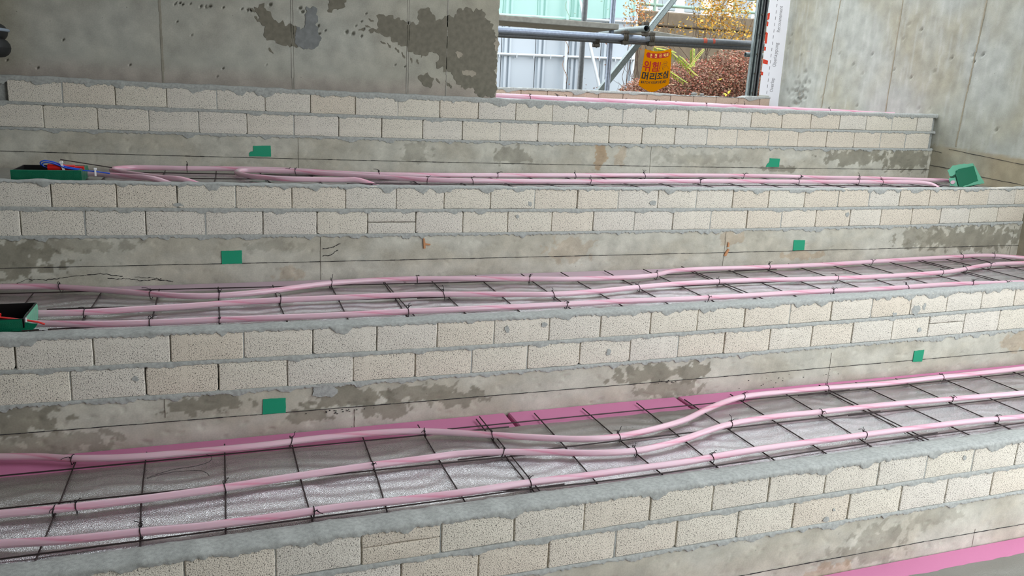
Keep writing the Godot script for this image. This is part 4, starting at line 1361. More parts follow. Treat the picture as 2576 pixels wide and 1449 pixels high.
func build_boxes() -> void:
	# second tread, far left: open box with a red coupling and a blue wire loop
	var lo := Vector3(-0.275, 1.142, 0.38)
	var hi := Vector3(-0.058, 1.184, 0.575)
	var b := open_box(lo, hi, "open black box wrapped in green tape at the left of the second tread")
	tape_over(b, Vector3(lo.x - 0.003, 1.140, hi.z), Vector3(hi.x + 0.004, hi.y, hi.z), M.tape_dark, 1)
	tape_over(b, Vector3(hi.x, 1.140, hi.z), Vector3(hi.x, hi.y, lo.z), M.tape_dark, 2)
	var cp := MB.new()
	for q in [[0.0, 0.052, 0.0145], [0.046, 0.088, 0.0125], [0.084, 0.118, 0.0085]]:
		cp.tube(PackedVector3Array([Vector3(-0.172 + q[0], 1.186, 0.500), Vector3(-0.172 + q[0] + 0.003, 1.186, 0.500), Vector3(-0.172 + q[1] - 0.003, 1.1855, 0.500), Vector3(-0.172 + q[1], 1.1855, 0.500)]), q[2], 14)
	tag(obj("red_coupling", cp.mesh(), M.red), "red plastic pipe coupling resting in the open green box of the second tread", "coupling")
	cable("blue_wire", [Vector3(-0.06, 1.184, 0.52), Vector3(-0.11, 1.192, 0.515), Vector3(-0.15, 1.207, 0.505), Vector3(-0.183, 1.212, 0.50), Vector3(-0.197, 1.203, 0.495), Vector3(-0.19, 1.19, 0.49), Vector3(-0.165, 1.183, 0.487), Vector3(-0.12, 1.181, 0.487)], 0.0024, M.blue, "blue wire looping out of the green box on the second tread, outer strand")
	cable("blue_wire", [Vector3(0.035, 1.172, 0.54), Vector3(-0.02, 1.178, 0.53), Vector3(-0.06, 1.181, 0.526), Vector3(-0.11, 1.188, 0.521), Vector3(-0.15, 1.202, 0.512), Vector3(-0.178, 1.206, 0.506), Vector3(-0.190, 1.199, 0.50), Vector3(-0.184, 1.189, 0.496), Vector3(-0.160, 1.180, 0.494)], 0.0024, M.blue, "blue wire strapped along the short pink pipe beside the green box, inner strand")
	var zt := MB.new()
	zt.box(Vector3(-0.004, -0.016, -0.001), Vector3(0.004, 0.018, 0.001), 0.0004, Transform3D(Basis(Vector3.BACK, 0.25), Vector3(-0.121, 1.188, 0.518)))
	zt.box(Vector3(-0.006, 0.014, -0.004), Vector3(0.006, 0.022, 0.004), 0.001, Transform3D(Basis(Vector3.BACK, 0.25), Vector3(-0.121, 1.190, 0.516)))
	tag(obj("cable_tie", zt.mesh(), M.white), "white cable tie around the red coupling and blue wires", "cable tie")
	zt = MB.new()
	zt.box(Vector3(-0.003, -0.012, -0.001), Vector3(0.003, 0.014, 0.001), 0.0004, Transform3D(Basis(), Vector3(-0.012, 1.174, 0.545)))
	zt.box(Vector3(-0.005, 0.010, -0.004), Vector3(0.005, 0.017, 0.004), 0.001, Transform3D(Basis(), Vector3(-0.012, 1.175, 0.543)))
	tag(obj("cable_tie", zt.mesh(), M.white), "white cable tie strapping blue wire to the short pink pipe", "cable tie")
	var rod := MB.new()
	rod.tube(PackedVector3Array([Vector3(-0.135, 1.214, 0.47), Vector3(0.037, 1.186, 0.47)]), 0.0019, 6)
	tag(obj("steel_rod", rod.mesh(), M.rod), "loose dark steel rod slanting above the green box of the second tread", "rod")
	# third tread, far left
	lo = Vector3(-0.40, 0.782, 1.12)
	hi = Vector3(-0.128, 0.836, 1.305)
	b = open_box(lo, hi, "open black box with torn green tape at the left of the third tread")
	tape_over(b, Vector3(lo.x, 0.79, hi.z), Vector3(hi.x - 0.004, hi.y - 0.002, hi.z), M.tape_dark, 3)
	tape_over(b, Vector3(hi.x, 0.785, hi.z - 0.03), Vector3(hi.x, hi.y - 0.004, lo.z), M.tape_thin, 4)
	var fl := MB.new()
	fl.slab(ragged(PackedVector2Array([Vector2(0, 0), Vector2(0.05, 0.0), Vector2(0.062, 0.018), Vector2(0.035, 0.026), Vector2(0.0, 0.034)]), 0.006, 0.002, 2), 0.001, Transform3D(Basis(Vector3.RIGHT, -0.7), Vector3(hi.x - 0.03, 0.802, hi.z + 0.004)))
	obj("tape_flap", fl.mesh(), M.tape_dark, b)
	cable("red_wire", [Vector3(-0.30, 0.846, 1.29), Vector3(-0.20, 0.838, 1.285), Vector3(-0.16, 0.830, 1.28), Vector3(-0.13, 0.823, 1.275), Vector3(-0.10, 0.814, 1.27), Vector3(-0.083, 0.806, 1.268)], 0.003, M.red, "red wire coming out of the open box on the third tread")
	var pl := MB.new()
	pl.tube(PackedVector3Array([Vector3(-0.36, 0.835, 1.24), Vector3(-0.215, 0.835, 1.245), Vector3(-0.198, 0.833, 1.246)]), 0.012, 12, Color.WHITE, 0.007)
	tag(obj("red_coupling", pl.mesh(), M.red), "red plastic coupling at the frame edge in the third tread box", "coupling")
	zt = MB.new()
	zt.box(Vector3(-0.004, -0.010, -0.001), Vector3(0.004, 0.012, 0.001), 0.0004, Transform3D(Basis(), Vector3(-0.128, 0.822, 1.287)))
	tag(obj("cable_tie", zt.mesh(), M.white), "white cable tie on the red wire beside the third tread box", "cable tie")
	var pf := MB.new()
	pf.slab(PackedVector2Array([Vector2(0, 0), Vector2(0.022, -0.002), Vector2(0.022, 0.013), Vector2(0, 0.014)]), 0.0008, Transform3D(Basis(), Vector3(-0.09, 0.792, 1.315)))
	var flag := thing("paper_flag", "white paper flag with a dark mark on the front pipe of the third tread", "label")
	obj("paper", pf.mesh(), M.white, flag)
	var st := MB.new()
	for q in [[Vector2(0.007, 0.004), Vector2(0.015, 0.005)], [Vector2(0.015, 0.005), Vector2(0.008, 0.0085)], [Vector2(0.008, 0.0085), Vector2(0.0155, 0.0095)]]:
		var a: Vector2 = q[0]
		var c: Vector2 = q[1]
		st.tube(PackedVector3Array([Vector3(-0.09 + a.x, 0.792 + a.y, 1.3158), Vector3(-0.09 + c.x, 0.792 + c.y, 1.3158)]), 0.0007, 5)
	obj("printed_letter", st.mesh(), M.chalk, flag)
	var sl := MB.new()
	sl.tube(PackedVector3Array([Vector3(-0.13, 0.8075, 1.332), Vector3(-0.09, 0.8075, 1.335), Vector3(-0.055, 0.8085, 1.338)]), 0.0022, 6, Color.WHITE, 0.0006)
	tag(obj("steel_rod", sl.mesh(), M.rod), "short dark rod end lying on the mortar beside the third tread box", "rod")
	# second tread, right end: box face taped over, thin tape flaps round it
	b = thing("junction_box", "green taped box leaning by the right wall on the second tread", "junction box")
	var base := Transform3D(Basis(Vector3.UP, -0.15) * Basis(Vector3.BACK, 0.20) * Basis(Vector3.RIGHT, -0.35), Vector3(4.372, 1.142, 0.46))
	var bx := MB.new()
	bx.box(Vector3(-0.058, 0.004, -0.06), Vector3(0.06, 0.102, 0.0), 0.008, base)
	obj("body", bx.mesh(), M.tape_dark, b)
	var tp := MB.new()
	tp.slab(ragged(PackedVector2Array([Vector2(-0.062, -0.004), Vector2(0.064, -0.004), Vector2(0.060, 0.103), Vector2(-0.04, 0.103), Vector2(-0.062, 0.08)]), 0.008, 0.0015, 3), 0.002, Transform3D(base.basis, base * Vector3(0, 0, 0.0)))
	obj("tape_cover", tp.mesh(), M.tape_dark, b)
	for q in [[[Vector2(-0.10, 0.11), Vector2(-0.095, 0.075), Vector2(-0.085, 0.072), Vector2(0.06, 0.098), Vector2(0.065, 0.118), Vector2(0.0, 0.128), Vector2(-0.06, 0.128)], -0.006], [[Vector2(-0.105, 0.062), Vector2(-0.066, 0.062), Vector2(-0.062, -0.004), Vector2(-0.11, -0.004)], -0.004], [[Vector2(0.063, 0.12), Vector2(0.072, 0.09), Vector2(0.10, -0.004), Vector2(0.062, -0.004)], -0.003], [[Vector2(-0.05, -0.001), Vector2(0.09, -0.001), Vector2(0.062, 0.014), Vector2(-0.02, 0.006)], 0.004]]:
		var poly := PackedVector2Array()
		for v in q[0]:
			poly.append(v)
		var fp := MB.new()
		fp.slab(ragged(poly, 0.008, 0.002, int(q[1] * 1000)), 0.0012, Transform3D(base.basis, base * Vector3(0, 0, q[1])))
		obj("tape_flap", fp.mesh(), M.tape_thin, b)


# ---------------------------------------------------------------- scaffold outside the opening
func bar(called: String, a: Vector3, b: Vector3, r: float, m: Material, label: String, group := "") -> Node3D:
	# a hollow pipe with a wall and open ends
	var mb := MB.new()
	var d := (b - a).normalized()
	var side := d.cross(Vector3.UP if absf(d.y) < 0.9 else Vector3.RIGHT).normalized()
	var up := side.cross(d)
	var n := 20
	var f := 0
	for q in [[a, r - 0.003], [a, r], [b, r], [b, r - 0.003], [a, r - 0.003]]:
		for j in n + 1:
			var t := TAU * j / n
			var c: Vector3 = q[0]
			mb.p(c + (side * cos(t) + up * sin(t)) * q[1])
	for i in 4:
		for j in n:
			var k := f + i * (n + 1) + j
			mb.quad(k, k + n + 1, k + n + 2, k + 1)
	# split the seams so that rims stay sharp
	var flat := MB.new()
	for i in range(0, mb.ix.size(), 3):
		pass
	var o := obj(called, mb.mesh(), m)
	tag(o, label, "scaffold pipe", group)
	return o


func coupler(at: Vector3, along: Vector3, label: String) -> void:
	var c := thing("scaffold_clamp", label, "clamp")
	var d := along.normalized()
	var side := d.cross(Vector3.UP).normalized()
	var t := Transform3D(Basis(d, Vector3.UP, d.cross(Vector3.UP)), at)
	var mb := MB.new()
	var ring := PackedVector3Array()
	for i in 20:
		var a := TAU * i / 20.0
		ring.append(at + (Vector3.UP * sin(a) + side * cos(a)) * 0.0285)
	for s in [-0.014, 0.0, 0.014]:
		var rr := PackedVector3Array()
		for q in ring:
			rr.append(q + d * s)
		mb.tube(rr, 0.0075, 6, Color.WHITE, -1.0, true)
	obj("collar", mb.mesh(), M.clamp, c)
	mb = MB.new()
	mb.box(Vector3(-0.026, 0.024, -0.022), Vector3(0.026, 0.052, 0.024), 0.005, t)
	mb.box(Vector3(-0.026, -0.054, -0.018), Vector3(0.026, -0.024, 0.026), 0.005, t)
	obj("jaw", mb.mesh(), M.clamp, c)
	mb = MB.new()
	mb.tube(PackedVector3Array([t * Vector3(0.0, -0.060, 0.012), t * Vector3(0.0, 0.058, 0.012)]), 0.006, 8)
	mb.tube(PackedVector3Array([t * Vector3(0.0, 0.048, 0.012), t * Vector3(0.0, 0.058, 0.012)]), 0.011, 6)
	obj("bolt", mb.mesh(), M.steel_dark, c)


func build_scaffold() -> void:
	var rails := "horizontal scaffold pipes outside the opening"
	bar("scaffold_pipe", Vector3(1.95, 1.976, -2.15), Vector3(3.74, 1.999, -2.15), 0.0243, M.steel, "blue gray horizontal scaffold pipe crossing the left part of the opening", rails)
	var weathered := bar("scaffold_pipe", Vector3(3.66, 1.999, -2.15), Vector3(4.95, 2.030, -2.15), 0.0246, M.steel_dark, "weathered horizontal scaffold pipe with red paint marks, above the yellow sign", rails)
	for q in [[4.20, 0.035], [4.29, 0.022]]:
		var mb := MB.new()
		var d := Vector3(1.29, 0.031, 0).normalized()
		for j in 2:
			pass
		var path := PackedVector3Array([Vector3(q[0], 2.0125 + (q[0] - 4.2) * 0.024, -2.15), Vector3(q[0], 2.0125 + (q[0] - 4.2) * 0.024, -2.15) + d * q[1]])
		mb.tube(path, 0.02485, 20)
		obj("paint_mark", mb.mesh(), M.rust_paint, weathered)
	bar("scaffold_pipe", Vector3(1.95, 1.944, -2.20), Vector3(4.95, 1.996, -2.20), 0.0213, M.steel_dark, "dark horizontal scaffold pipe just below and behind the front one", rails)
	bar("scaffold_pipe", Vector3(3.52, 2.052, -1.86), Vector3(3.64, 2.075, -2.9), 0.0243, M.steel_green, "short scaffold pipe with its open end pointing into the room")
	bar("scaffold_pipe", Vector3(4.545, 1.924, -2.026), Vector3(4.76, 1.927, -2.026), 0.019, M.steel_green, "stub of pale pipe behind the right scaffold post")
	var posts := "scaffold posts outside the opening"
	bar("scaffold_post", Vector3(3.466, 0.9, -2.36), Vector3(3.475, 3.2, -2.36), 0.0213, M.steel, "upright scaffold post carrying the clamps, right of the other upright", posts)
	bar("scaffold_post", Vector3(3.507, 0.9, -3.0), Vector3(3.512, 3.2, -3.0), 0.0243, M.steel_dark, "upright scaffold post farther out, left of the clamped upright", posts)
	coupler(Vector3(3.49, 1.996, -2.15), Vector3(1.79, 0.023, 0), "rusty scaffold clamp joining the horizontal pipe to the upright post")
	coupler(Vector3(3.545, 2.054, -1.93), Vector3(0.12, 0.023, -1.04), "rusty scaffold clamp around the open pipe end")
	coupler(Vector3(3.725, 2.000, -2.15), Vector3(1.29, 0.031, 0), "rusty scaffold clamp from which the yellow sign hangs")
	coupler(Vector3(3.27, 1.965, -2.21), Vector3(1.0, 0.02, 0), "dark scaffold clamp under the pipes, left of the uprights")
	# two channels back to back make the post at the right
	var cp := thing("channel_post", "upright post of two punched steel channels at the right of the opening", "post")
	for s in 2:
		var mb := MB.new()
		var tilt := Transform3D(Basis(Vector3.BACK, -0.015), Vector3(4.588 + 0.056 * s, 1.4, -2.0 - 0.004 * s))
		var w := 0.046
		mb.box(Vector3(-w * 0.5, -0.6, -0.005), Vector3(w * 0.5, 1.9, 0.0), 0.001, tilt)
		mb.box(Vector3(-w * 0.5, -0.6, 0.0), Vector3(-w * 0.5 + 0.005, 1.9, 0.028), 0.001, tilt)
		mb.box(Vector3(w * 0.5 - 0.005, -0.6, 0.0), Vector3(w * 0.5, 1.9, 0.028), 0.001, tilt)
		mb.box(Vector3(-w * 0.5, -0.6, 0.024), Vector3(-w * 0.5 + 0.014, 1.9, 0.028), 0.001, tilt)
		mb.box(Vector3(w * 0.5 - 0.014, -0.6, 0.024), Vector3(w * 0.5, 1.9, 0.028), 0.001, tilt)
		obj("channel", mb.mesh(), M.steel_green if s == 0 else M.steel_dark, cp)
	for i in 6:
		var mb := MB.new()
		var y := 1.62 + i * 0.155
		mb.tube(PackedVector3Array([Vector3(4.612 + 0.015 * (y - 1.4), y, -1.99), Vector3(4.612 + 0.015 * (y - 1.4), y, -1.966)]), 0.007, 8)
		obj("bolt", mb.mesh(), M.clamp, cp)
	# angle iron brace
	var br := MB.new()
	var a := Vector3(3.468, 1.384, -2.80)
	var b := Vector3(4.731, 2.960, -2.80)
	var d := (b - a).normalized()
	var side := d.cross(Vector3.BACK).normalized()
	var bt := Transform3D(Basis(d, -side, Vector3.BACK), a)
	var l := a.distance_to(b)
	br.box(Vector3(0, -0.024, -0.004), Vector3(l, 0.024, 0.002), 0.001, bt)
	br.box(Vector3(0, 0.019, -0.05), Vector3(l, 0.024, 0.002), 0.001, bt)
	br.box(Vector3(0, -0.024, -0.05), Vector3(l, -0.019, 0.002), 0.001, bt)
	tag(obj("scaffold_brace", br.mesh(), M.steel_green), "diagonal steel brace rising to the right behind the scaffold pipes", "brace")
	# walk boards
	var boards := "scaffold boards resting above the pipes"
	var pk := MB.new()
	pk.box(Vector3(1.95, 2.050, -2.72), Vector3(3.488, 2.094, -2.25), 0.004, Transform3D(Basis(Vector3.BACK, 0.003), Vector3(0, 0, 0)))
	tag(obj("scaffold_board", pk.mesh(), M.plank), "gray scaffold board left of the clamps, seen from below its edge", "board", boards)
	pk = MB.new()
	pk.box(Vector3(0, -0.045, -0.4), Vector3(0.85, 0.0, 0.0), 0.004, Transform3D(Basis(Vector3.BACK, -0.066), Vector3(3.665, 2.094, -2.35)))
	tag(obj("scaffold_board", pk.mesh(), M.plank), "gray scaffold board sloping down right of the clamps", "board", boards)
	build_sign()


# ---------------------------------------------------------------- hanging warning sign
const TL := Vector3(3.650, 1.919, -2.10)
const TR := Vector3(3.865, 1.932, -2.06)
const BR := Vector3(3.876, 1.656, -2.06)
const BL := Vector3(3.620, 1.636, -2.10)


func on_sign(s: float, t: float, out := 0.0) -> Vector3:
	var p := TL.lerp(TR, s).lerp(BL.lerp(BR, s), t)
	var sag := 1.0 - pow(2.0 * s - 1.0, 2.0)
	p.y -= 0.020 * sag * clampf(1.0 - t * 0.45, 0.3, 1.0)
	p.z += -0.012 * sag + 0.006 * sin(t * 4.0) + out
	return p


func strokes(mb: MB, lines: Array, x: float, y: float, w: float, h: float, thick: float, slant := 0.0) -> void:
	for l in lines:
		for i in l.size() - 1:
			var a: Vector2 = l[i]
			var b: Vector2 = l[i + 1]
			a = Vector2(x + a.x * w + slant * (1.0 - a.y), y + a.y * h)
			b = Vector2(x + b.x * w + slant * (1.0 - b.y), y + b.y * h)
			var dir := Vector2(b.x - a.x, (b.y - a.y) * 1.3)
			if dir.length() < 1e-5:
				continue
			dir = dir.normalized()
			var e := Vector2(dir.x, dir.y / 1.3) * thick * 0.5
			var nrm := Vector2(-dir.y, dir.x / 1.3) * thick * 0.5
			a -= e
			b += e
			for j in 3:
				var p := a.lerp(b, j / 3.0)
				var q := a.lerp(b, (j + 1) / 3.0)
				mb.face(on_sign(p.x + nrm.x, p.y + nrm.y, 0.0012), on_sign(q.x + nrm.x, q.y + nrm.y, 0.0012), on_sign(q.x - nrm.x, q.y - nrm.y, 0.0012), on_sign(p.x - nrm.x, p.y - nrm.y, 0.0012))


func V(a: Array) -> Array:
	var out := []
	for i in range(0, a.size(), 2):
		out.append(Vector2(a[i], a[i + 1]))
	return out


func circle(cx: float, cy: float, rx: float, ry: float, from := 0.0, to := TAU) -> Array:
	var out := []
	for i in 15:
		var a := lerpf(from, to, i / 14.0)
		out.append(Vector2(cx + cos(a) * rx, cy + sin(a) * ry))
	return out


func build_sign() -> void:
	var sign_ := thing("warning_sign", "yellow hanging warning banner with red and black lettering, reading watch your head", "sign")
	var mb := MB.new()
	var nu := 24
	var nv := 24
	for side in 2:
		for j in nv + 1:
			for i in nu + 1:
				var s := float(i) / nu
				var end := 1.0 + 0.20 * (1.0 - absf(2.0 * s - 1.0)) - (0.028 * maxf(0.0, 1.0 - absf(s - 0.5) / 0.09))
				mb.p(on_sign(s, float(j) / nv * end, 0.0006 - 0.0012 * side))
	var block := (nu + 1) * (nv + 1)
	for j in nv:
		for i in nu:
			var a := j * (nu + 1) + i
			mb.quad(a, a + nu + 1, a + nu + 2, a + 1)
			a += block
			mb.quad(a, a + 1, a + nu + 2, a + nu + 1)
	obj("banner", mb.mesh(), M.sign, sign_)
	var pill := MB.new()
	var n := 20
	for i in n:
		var s0 := 0.08 + 0.87 * i / n
		var s1 := 0.08 + 0.87 * (i + 1) / n
		var e0 := sqrt(maxf(0.0, 1.0 - pow(maxf(0.0, maxf(0.16 - s0, s0 - 0.87)) / 0.08, 2.0)))
		var e1 := sqrt(maxf(0.0, 1.0 - pow(maxf(0.0, maxf(0.16 - s1, s1 - 0.87)) / 0.08, 2.0)))
		pill.face(on_sign(s0, 0.135 + 0.072 * e0, 0.0010), on_sign(s1, 0.135 + 0.072 * e1, 0.0010), on_sign(s1, 0.135 - 0.072 * e1, 0.0010), on_sign(s0, 0.135 - 0.072 * e0, 0.0010))
	obj("red_band", pill.mesh(), M.sign_red, sign_)
	var small := MB.new()
	strokes(small, [circle(0.33, 0.3, 0.22, 0.25), V([0.75, 0, 0.75, 0.7]), V([0.75, 0.33, 1, 0.33]), V([0.2, 0.68, 0.2, 0.98, 0.95, 0.98])], 0.235, 0.085, 0.085, 0.10, 0.014)
	strokes(small, [V([0.05, 0.08, 0.6, 0.08]), V([0.33, 0.08, 0.05, 0.5]), V([0.33, 0.12, 0.6, 0.5]), V([0.85, 0, 0.85, 0.68]), V([0.62, 0.3, 0.85, 0.3]), V([0.2, 0.7, 0.2, 0.98, 0.95, 0.98])], 0.42, 0.085, 0.085, 0.10, 0.014)
	strokes(small, [circle(0.5, 0.5, 0.5, 0.5), V([0.5, 0.3, 0.5, 0.7]), V([0.3, 0.5, 0.7, 0.5])], 0.59, 0.085, 0.095, 0.10, 0.010)
	strokes(small, [V([0.05, 0.1, 0.5, 0.1]), V([0.28, 0.1, 0.03, 0.75]), V([0.28, 0.2, 0.52, 0.75]), V([0.7, 0.05, 0.7, 0.95]), V([0.55, 0.42, 0.7, 0.42]), V([0.92, 0, 0.92, 1])], 0.735, 0.09, 0.075, 0.09, 0.011)
	strokes(small, [circle(0.33, 0.25, 0.22, 0.2), V([0.85, 0, 0.85, 0.5]), V([0.15, 0.58, 0.85, 0.58, 0.85, 0.77, 0.17, 0.77, 0.17, 0.97, 0.9, 0.97])], 0.835, 0.09, 0.07, 0.09, 0.011)
	obj("band_lettering", small.mesh(), M.sign_cream, sign_)
	var red := MB.new()
	strokes(red, [circle(0.38, 0.24, 0.24, 0.20), V([0.0, 0.62, 0.78, 0.62]), V([0.38, 0.62, 0.36, 1.0]), V([0.92, 0, 0.92, 1])], 0.055, 0.315, 0.25, 0.26, 0.042)
	strokes(red, [V([0.2, 0.0, 0.52, 0.0]), V([0.02, 0.15, 0.70, 0.15]), circle(0.36, 0.40, 0.18, 0.14), V([0.92, 0, 0.92, 0.62]), V([0.70, 0.38, 0.92, 0.38]), V([0.12, 0.74, 0.92, 0.74, 0.92, 1.0, 0.12, 1.0, 0.12, 0.74])], 0.375, 0.325, 0.215, 0.245, 0.040)
	strokes(red, [V([0.5, 0, 0.32, 0.74]), V([0.24, 0.93, 0.22, 1.0])], 0.60, 0.33, 0.10, 0.25, 0.028)
	obj("red_lettering", red.mesh(), M.sign_red, sign_)
	var blk := MB.new()
	strokes(blk, [V([0.05, 0.08, 0.5, 0.08, 0.5, 0.92, 0.05, 0.92, 0.05, 0.08]), V([0.9, 0, 0.9, 1]), V([0.6, 0.48, 0.9, 0.48])], 0.06, 0.625, 0.22, 0.18, 0.045)
	strokes(blk, [V([0.05, 0.1, 0.6, 0.1, 0.6, 0.47, 0.06, 0.47, 0.06, 0.88, 0.66, 0.88]), V([0.94, 0, 0.94, 1])], 0.345, 0.63, 0.21, 0.18, 0.042)
	strokes(blk, [V([0.1, 0.06, 0.9, 0.06]), V([0.5, 0.1, 0.1, 0.52]), V([0.5, 0.15, 0.92, 0.52]), V([0.5, 0.62, 0.5, 0.9]), V([0.0, 0.92, 1, 0.92])], 0.60, 0.635, 0.155, 0.17, 0.036)
	strokes(blk, [V([0.36, 0.0, 0.05, 0.5]), V([0.36, 0.12, 0.64, 0.5]), V([0.9, 0, 0.9, 0.58]), V([0.2, 0.7, 0.9, 0.7, 0.9, 1.0, 0.2, 1.0, 0.2, 0.7])], 0.785, 0.62, 0.155, 0.18, 0.036)
	obj("black_lettering", blk.mesh(), M.sign_black, sign_)
	var glyphs := {
		"W": [V([0, 0, 0.25, 1, 0.5, 0.2, 0.75, 1, 1, 0])], "A": [V([0, 1, 0.5, 0, 1, 1]), V([0.22, 0.66, 0.78, 0.66])], "T": [V([0, 0, 1, 0]), V([0.5, 0, 0.5, 1])],
		"C": [circle(0.55, 0.5, 0.52, 0.5, 0.9, TAU - 0.9)], "H": [V([0, 0, 0, 1]), V([1, 0, 1, 1]), V([0, 0.5, 1, 0.5])], "Y": [V([0, 0, 0.5, 0.5, 1, 0]), V([0.5, 0.5, 0.5, 1])],
		"O": [circle(0.5, 0.5, 0.5, 0.5)], "U": [V([0, 0, 0, 0.72, 0.25, 1, 0.75, 1, 1, 0.72, 1, 0])], "R": [V([0, 1, 0, 0, 0.7, 0, 1, 0.25, 0.7, 0.5, 0, 0.5]), V([0.5, 0.5, 1, 1])],
		"E": [V([1, 0, 0, 0, 0, 1, 1, 1]), V([0, 0.5, 0.85, 0.5])], "D": [V([0, 0, 0.6, 0, 1, 0.35, 1, 0.65, 0.6, 1, 0, 1, 0, 0])]}
	var x := 0.065
	var eng := MB.new()
	for ch in "WATCH YOUR HEAD":
		if ch == " ":
			x += 0.026
			continue
		var w := 0.052 if ch == "W" else (0.044 if ch in "AOCUHD" else 0.038)
		strokes(eng, glyphs[ch], x, 0.868, w, 0.066, 0.0135)
		x += w + 0.0185
	obj("english_lettering", eng.mesh(), M.sign_black, sign_)
	# plain line drawing of a worker in a helmet
	var fig := MB.new()
	strokes(fig, [circle(0.5, 0.33, 0.26, 0.2, PI, TAU), V([0.2, 0.33, 0.85, 0.33]), circle(0.5, 0.36, 0.23, 0.24, 0.1, PI - 0.1), circle(0.42, 0.40, 0.03, 0.03), circle(0.6, 0.40, 0.03, 0.03), V([0.02, 0.42, 0.18, 0.36]), V([0.02, 0.42, 0.1, 0.75, 0.25, 1.0]), V([0.32, 0.62, 0.2, 0.72, 0.26, 0.95]), V([0.68, 0.62, 0.9, 0.72, 1.0, 1.0]), V([0.35, 0.65, 0.48, 0.78, 0.66, 0.63])], 0.70, 0.27, 0.23, 0.29, 0.006)
	obj("figure_drawing", fig.mesh(), M.sign_black, sign_)
	var st := MB.new()
	st.tube(PackedVector3Array([TL + Vector3(0.008, -0.006, 0), TL + Vector3(0.02, 0.04, -0.03)]), 0.0015, 5)
	st.tube(PackedVector3Array([TR + Vector3(-0.006, -0.006, 0), TR + Vector3(-0.01, 0.05, -0.05)]), 0.0012, 5)
	obj("string", st.mesh(), M.wire, sign_)


# ---------------------------------------------------------------- the yard behind
func leaf_on(mb: MB, at: Vector3, size: float, k: Color, r: RandomNumberGenerator) -> void:
	var d := Vector3(r.randfn(), r.randfn() * 0.6, r.randfn()).normalized()
	var w := d.cross(Vector3(r.randfn(), r.randfn(), r.randfn())).normalized() * size * 0.24
	var tip := at + d * size
	var i := mb.p(at, k)
	mb.p(at + d * size * 0.5 + w, k)
	mb.p(tip, k)
	mb.p(at + d * size * 0.5 - w, k)
	mb.quad(i, i + 1, i + 2, i + 3)


func shrub(called: String, label: String, centers: Array, n: int, size: float, tones: Array, s: int, twigs: int) -> Node3D:
	var o := thing(called, label, "shrub")
	var r := RandomNumberGenerator.new()
	r.seed = s
	var tw := MB.new()
	var lv := MB.new()
	lv.colored = true
	for c in centers:
		var m: Vector3 = c[0]
		var e: Vector3 = c[1]
		for i in int(twigs * c[2]):
			var root := Vector3(m.x + r.randfn() * e.x * 0.4, minf(1.3, m.y - e.y), m.z + r.randfn() * e.z * 0.3)
			var top := m + Vector3(r.randfn() * e.x * 0.6, r.randf_range(-0.4, 0.9) * e.y, r.randfn() * e.z * 0.5)
			var path := PackedVector3Array()
			for j in 6:
				var q := root.lerp(top, j / 5.0)
				path.append(q + Vector3(r.randfn(), 0, r.randfn()) * 0.02 * j)
			tw.tube(path, 0.006, 5, Color.WHITE, 0.0015)
		for i in int(n * c[2]):
			var q := Vector3(r.randfn(), r.randfn(), r.randfn()).normalized() * pow(r.randf(), 0.4)
			var k: Color = tones[r.randi() % tones.size()]
			leaf_on(lv, m + q * e, size * r.randf_range(0.6, 1.3), k * r.randf_range(0.75, 1.2), r)
	if twigs > 0:
		obj("branches", tw.mesh(), M.twig, o)
	var f := obj("foliage", lv.mesh(), M.leaf, o)
	f.set_meta("kind", "stuff")
	return o


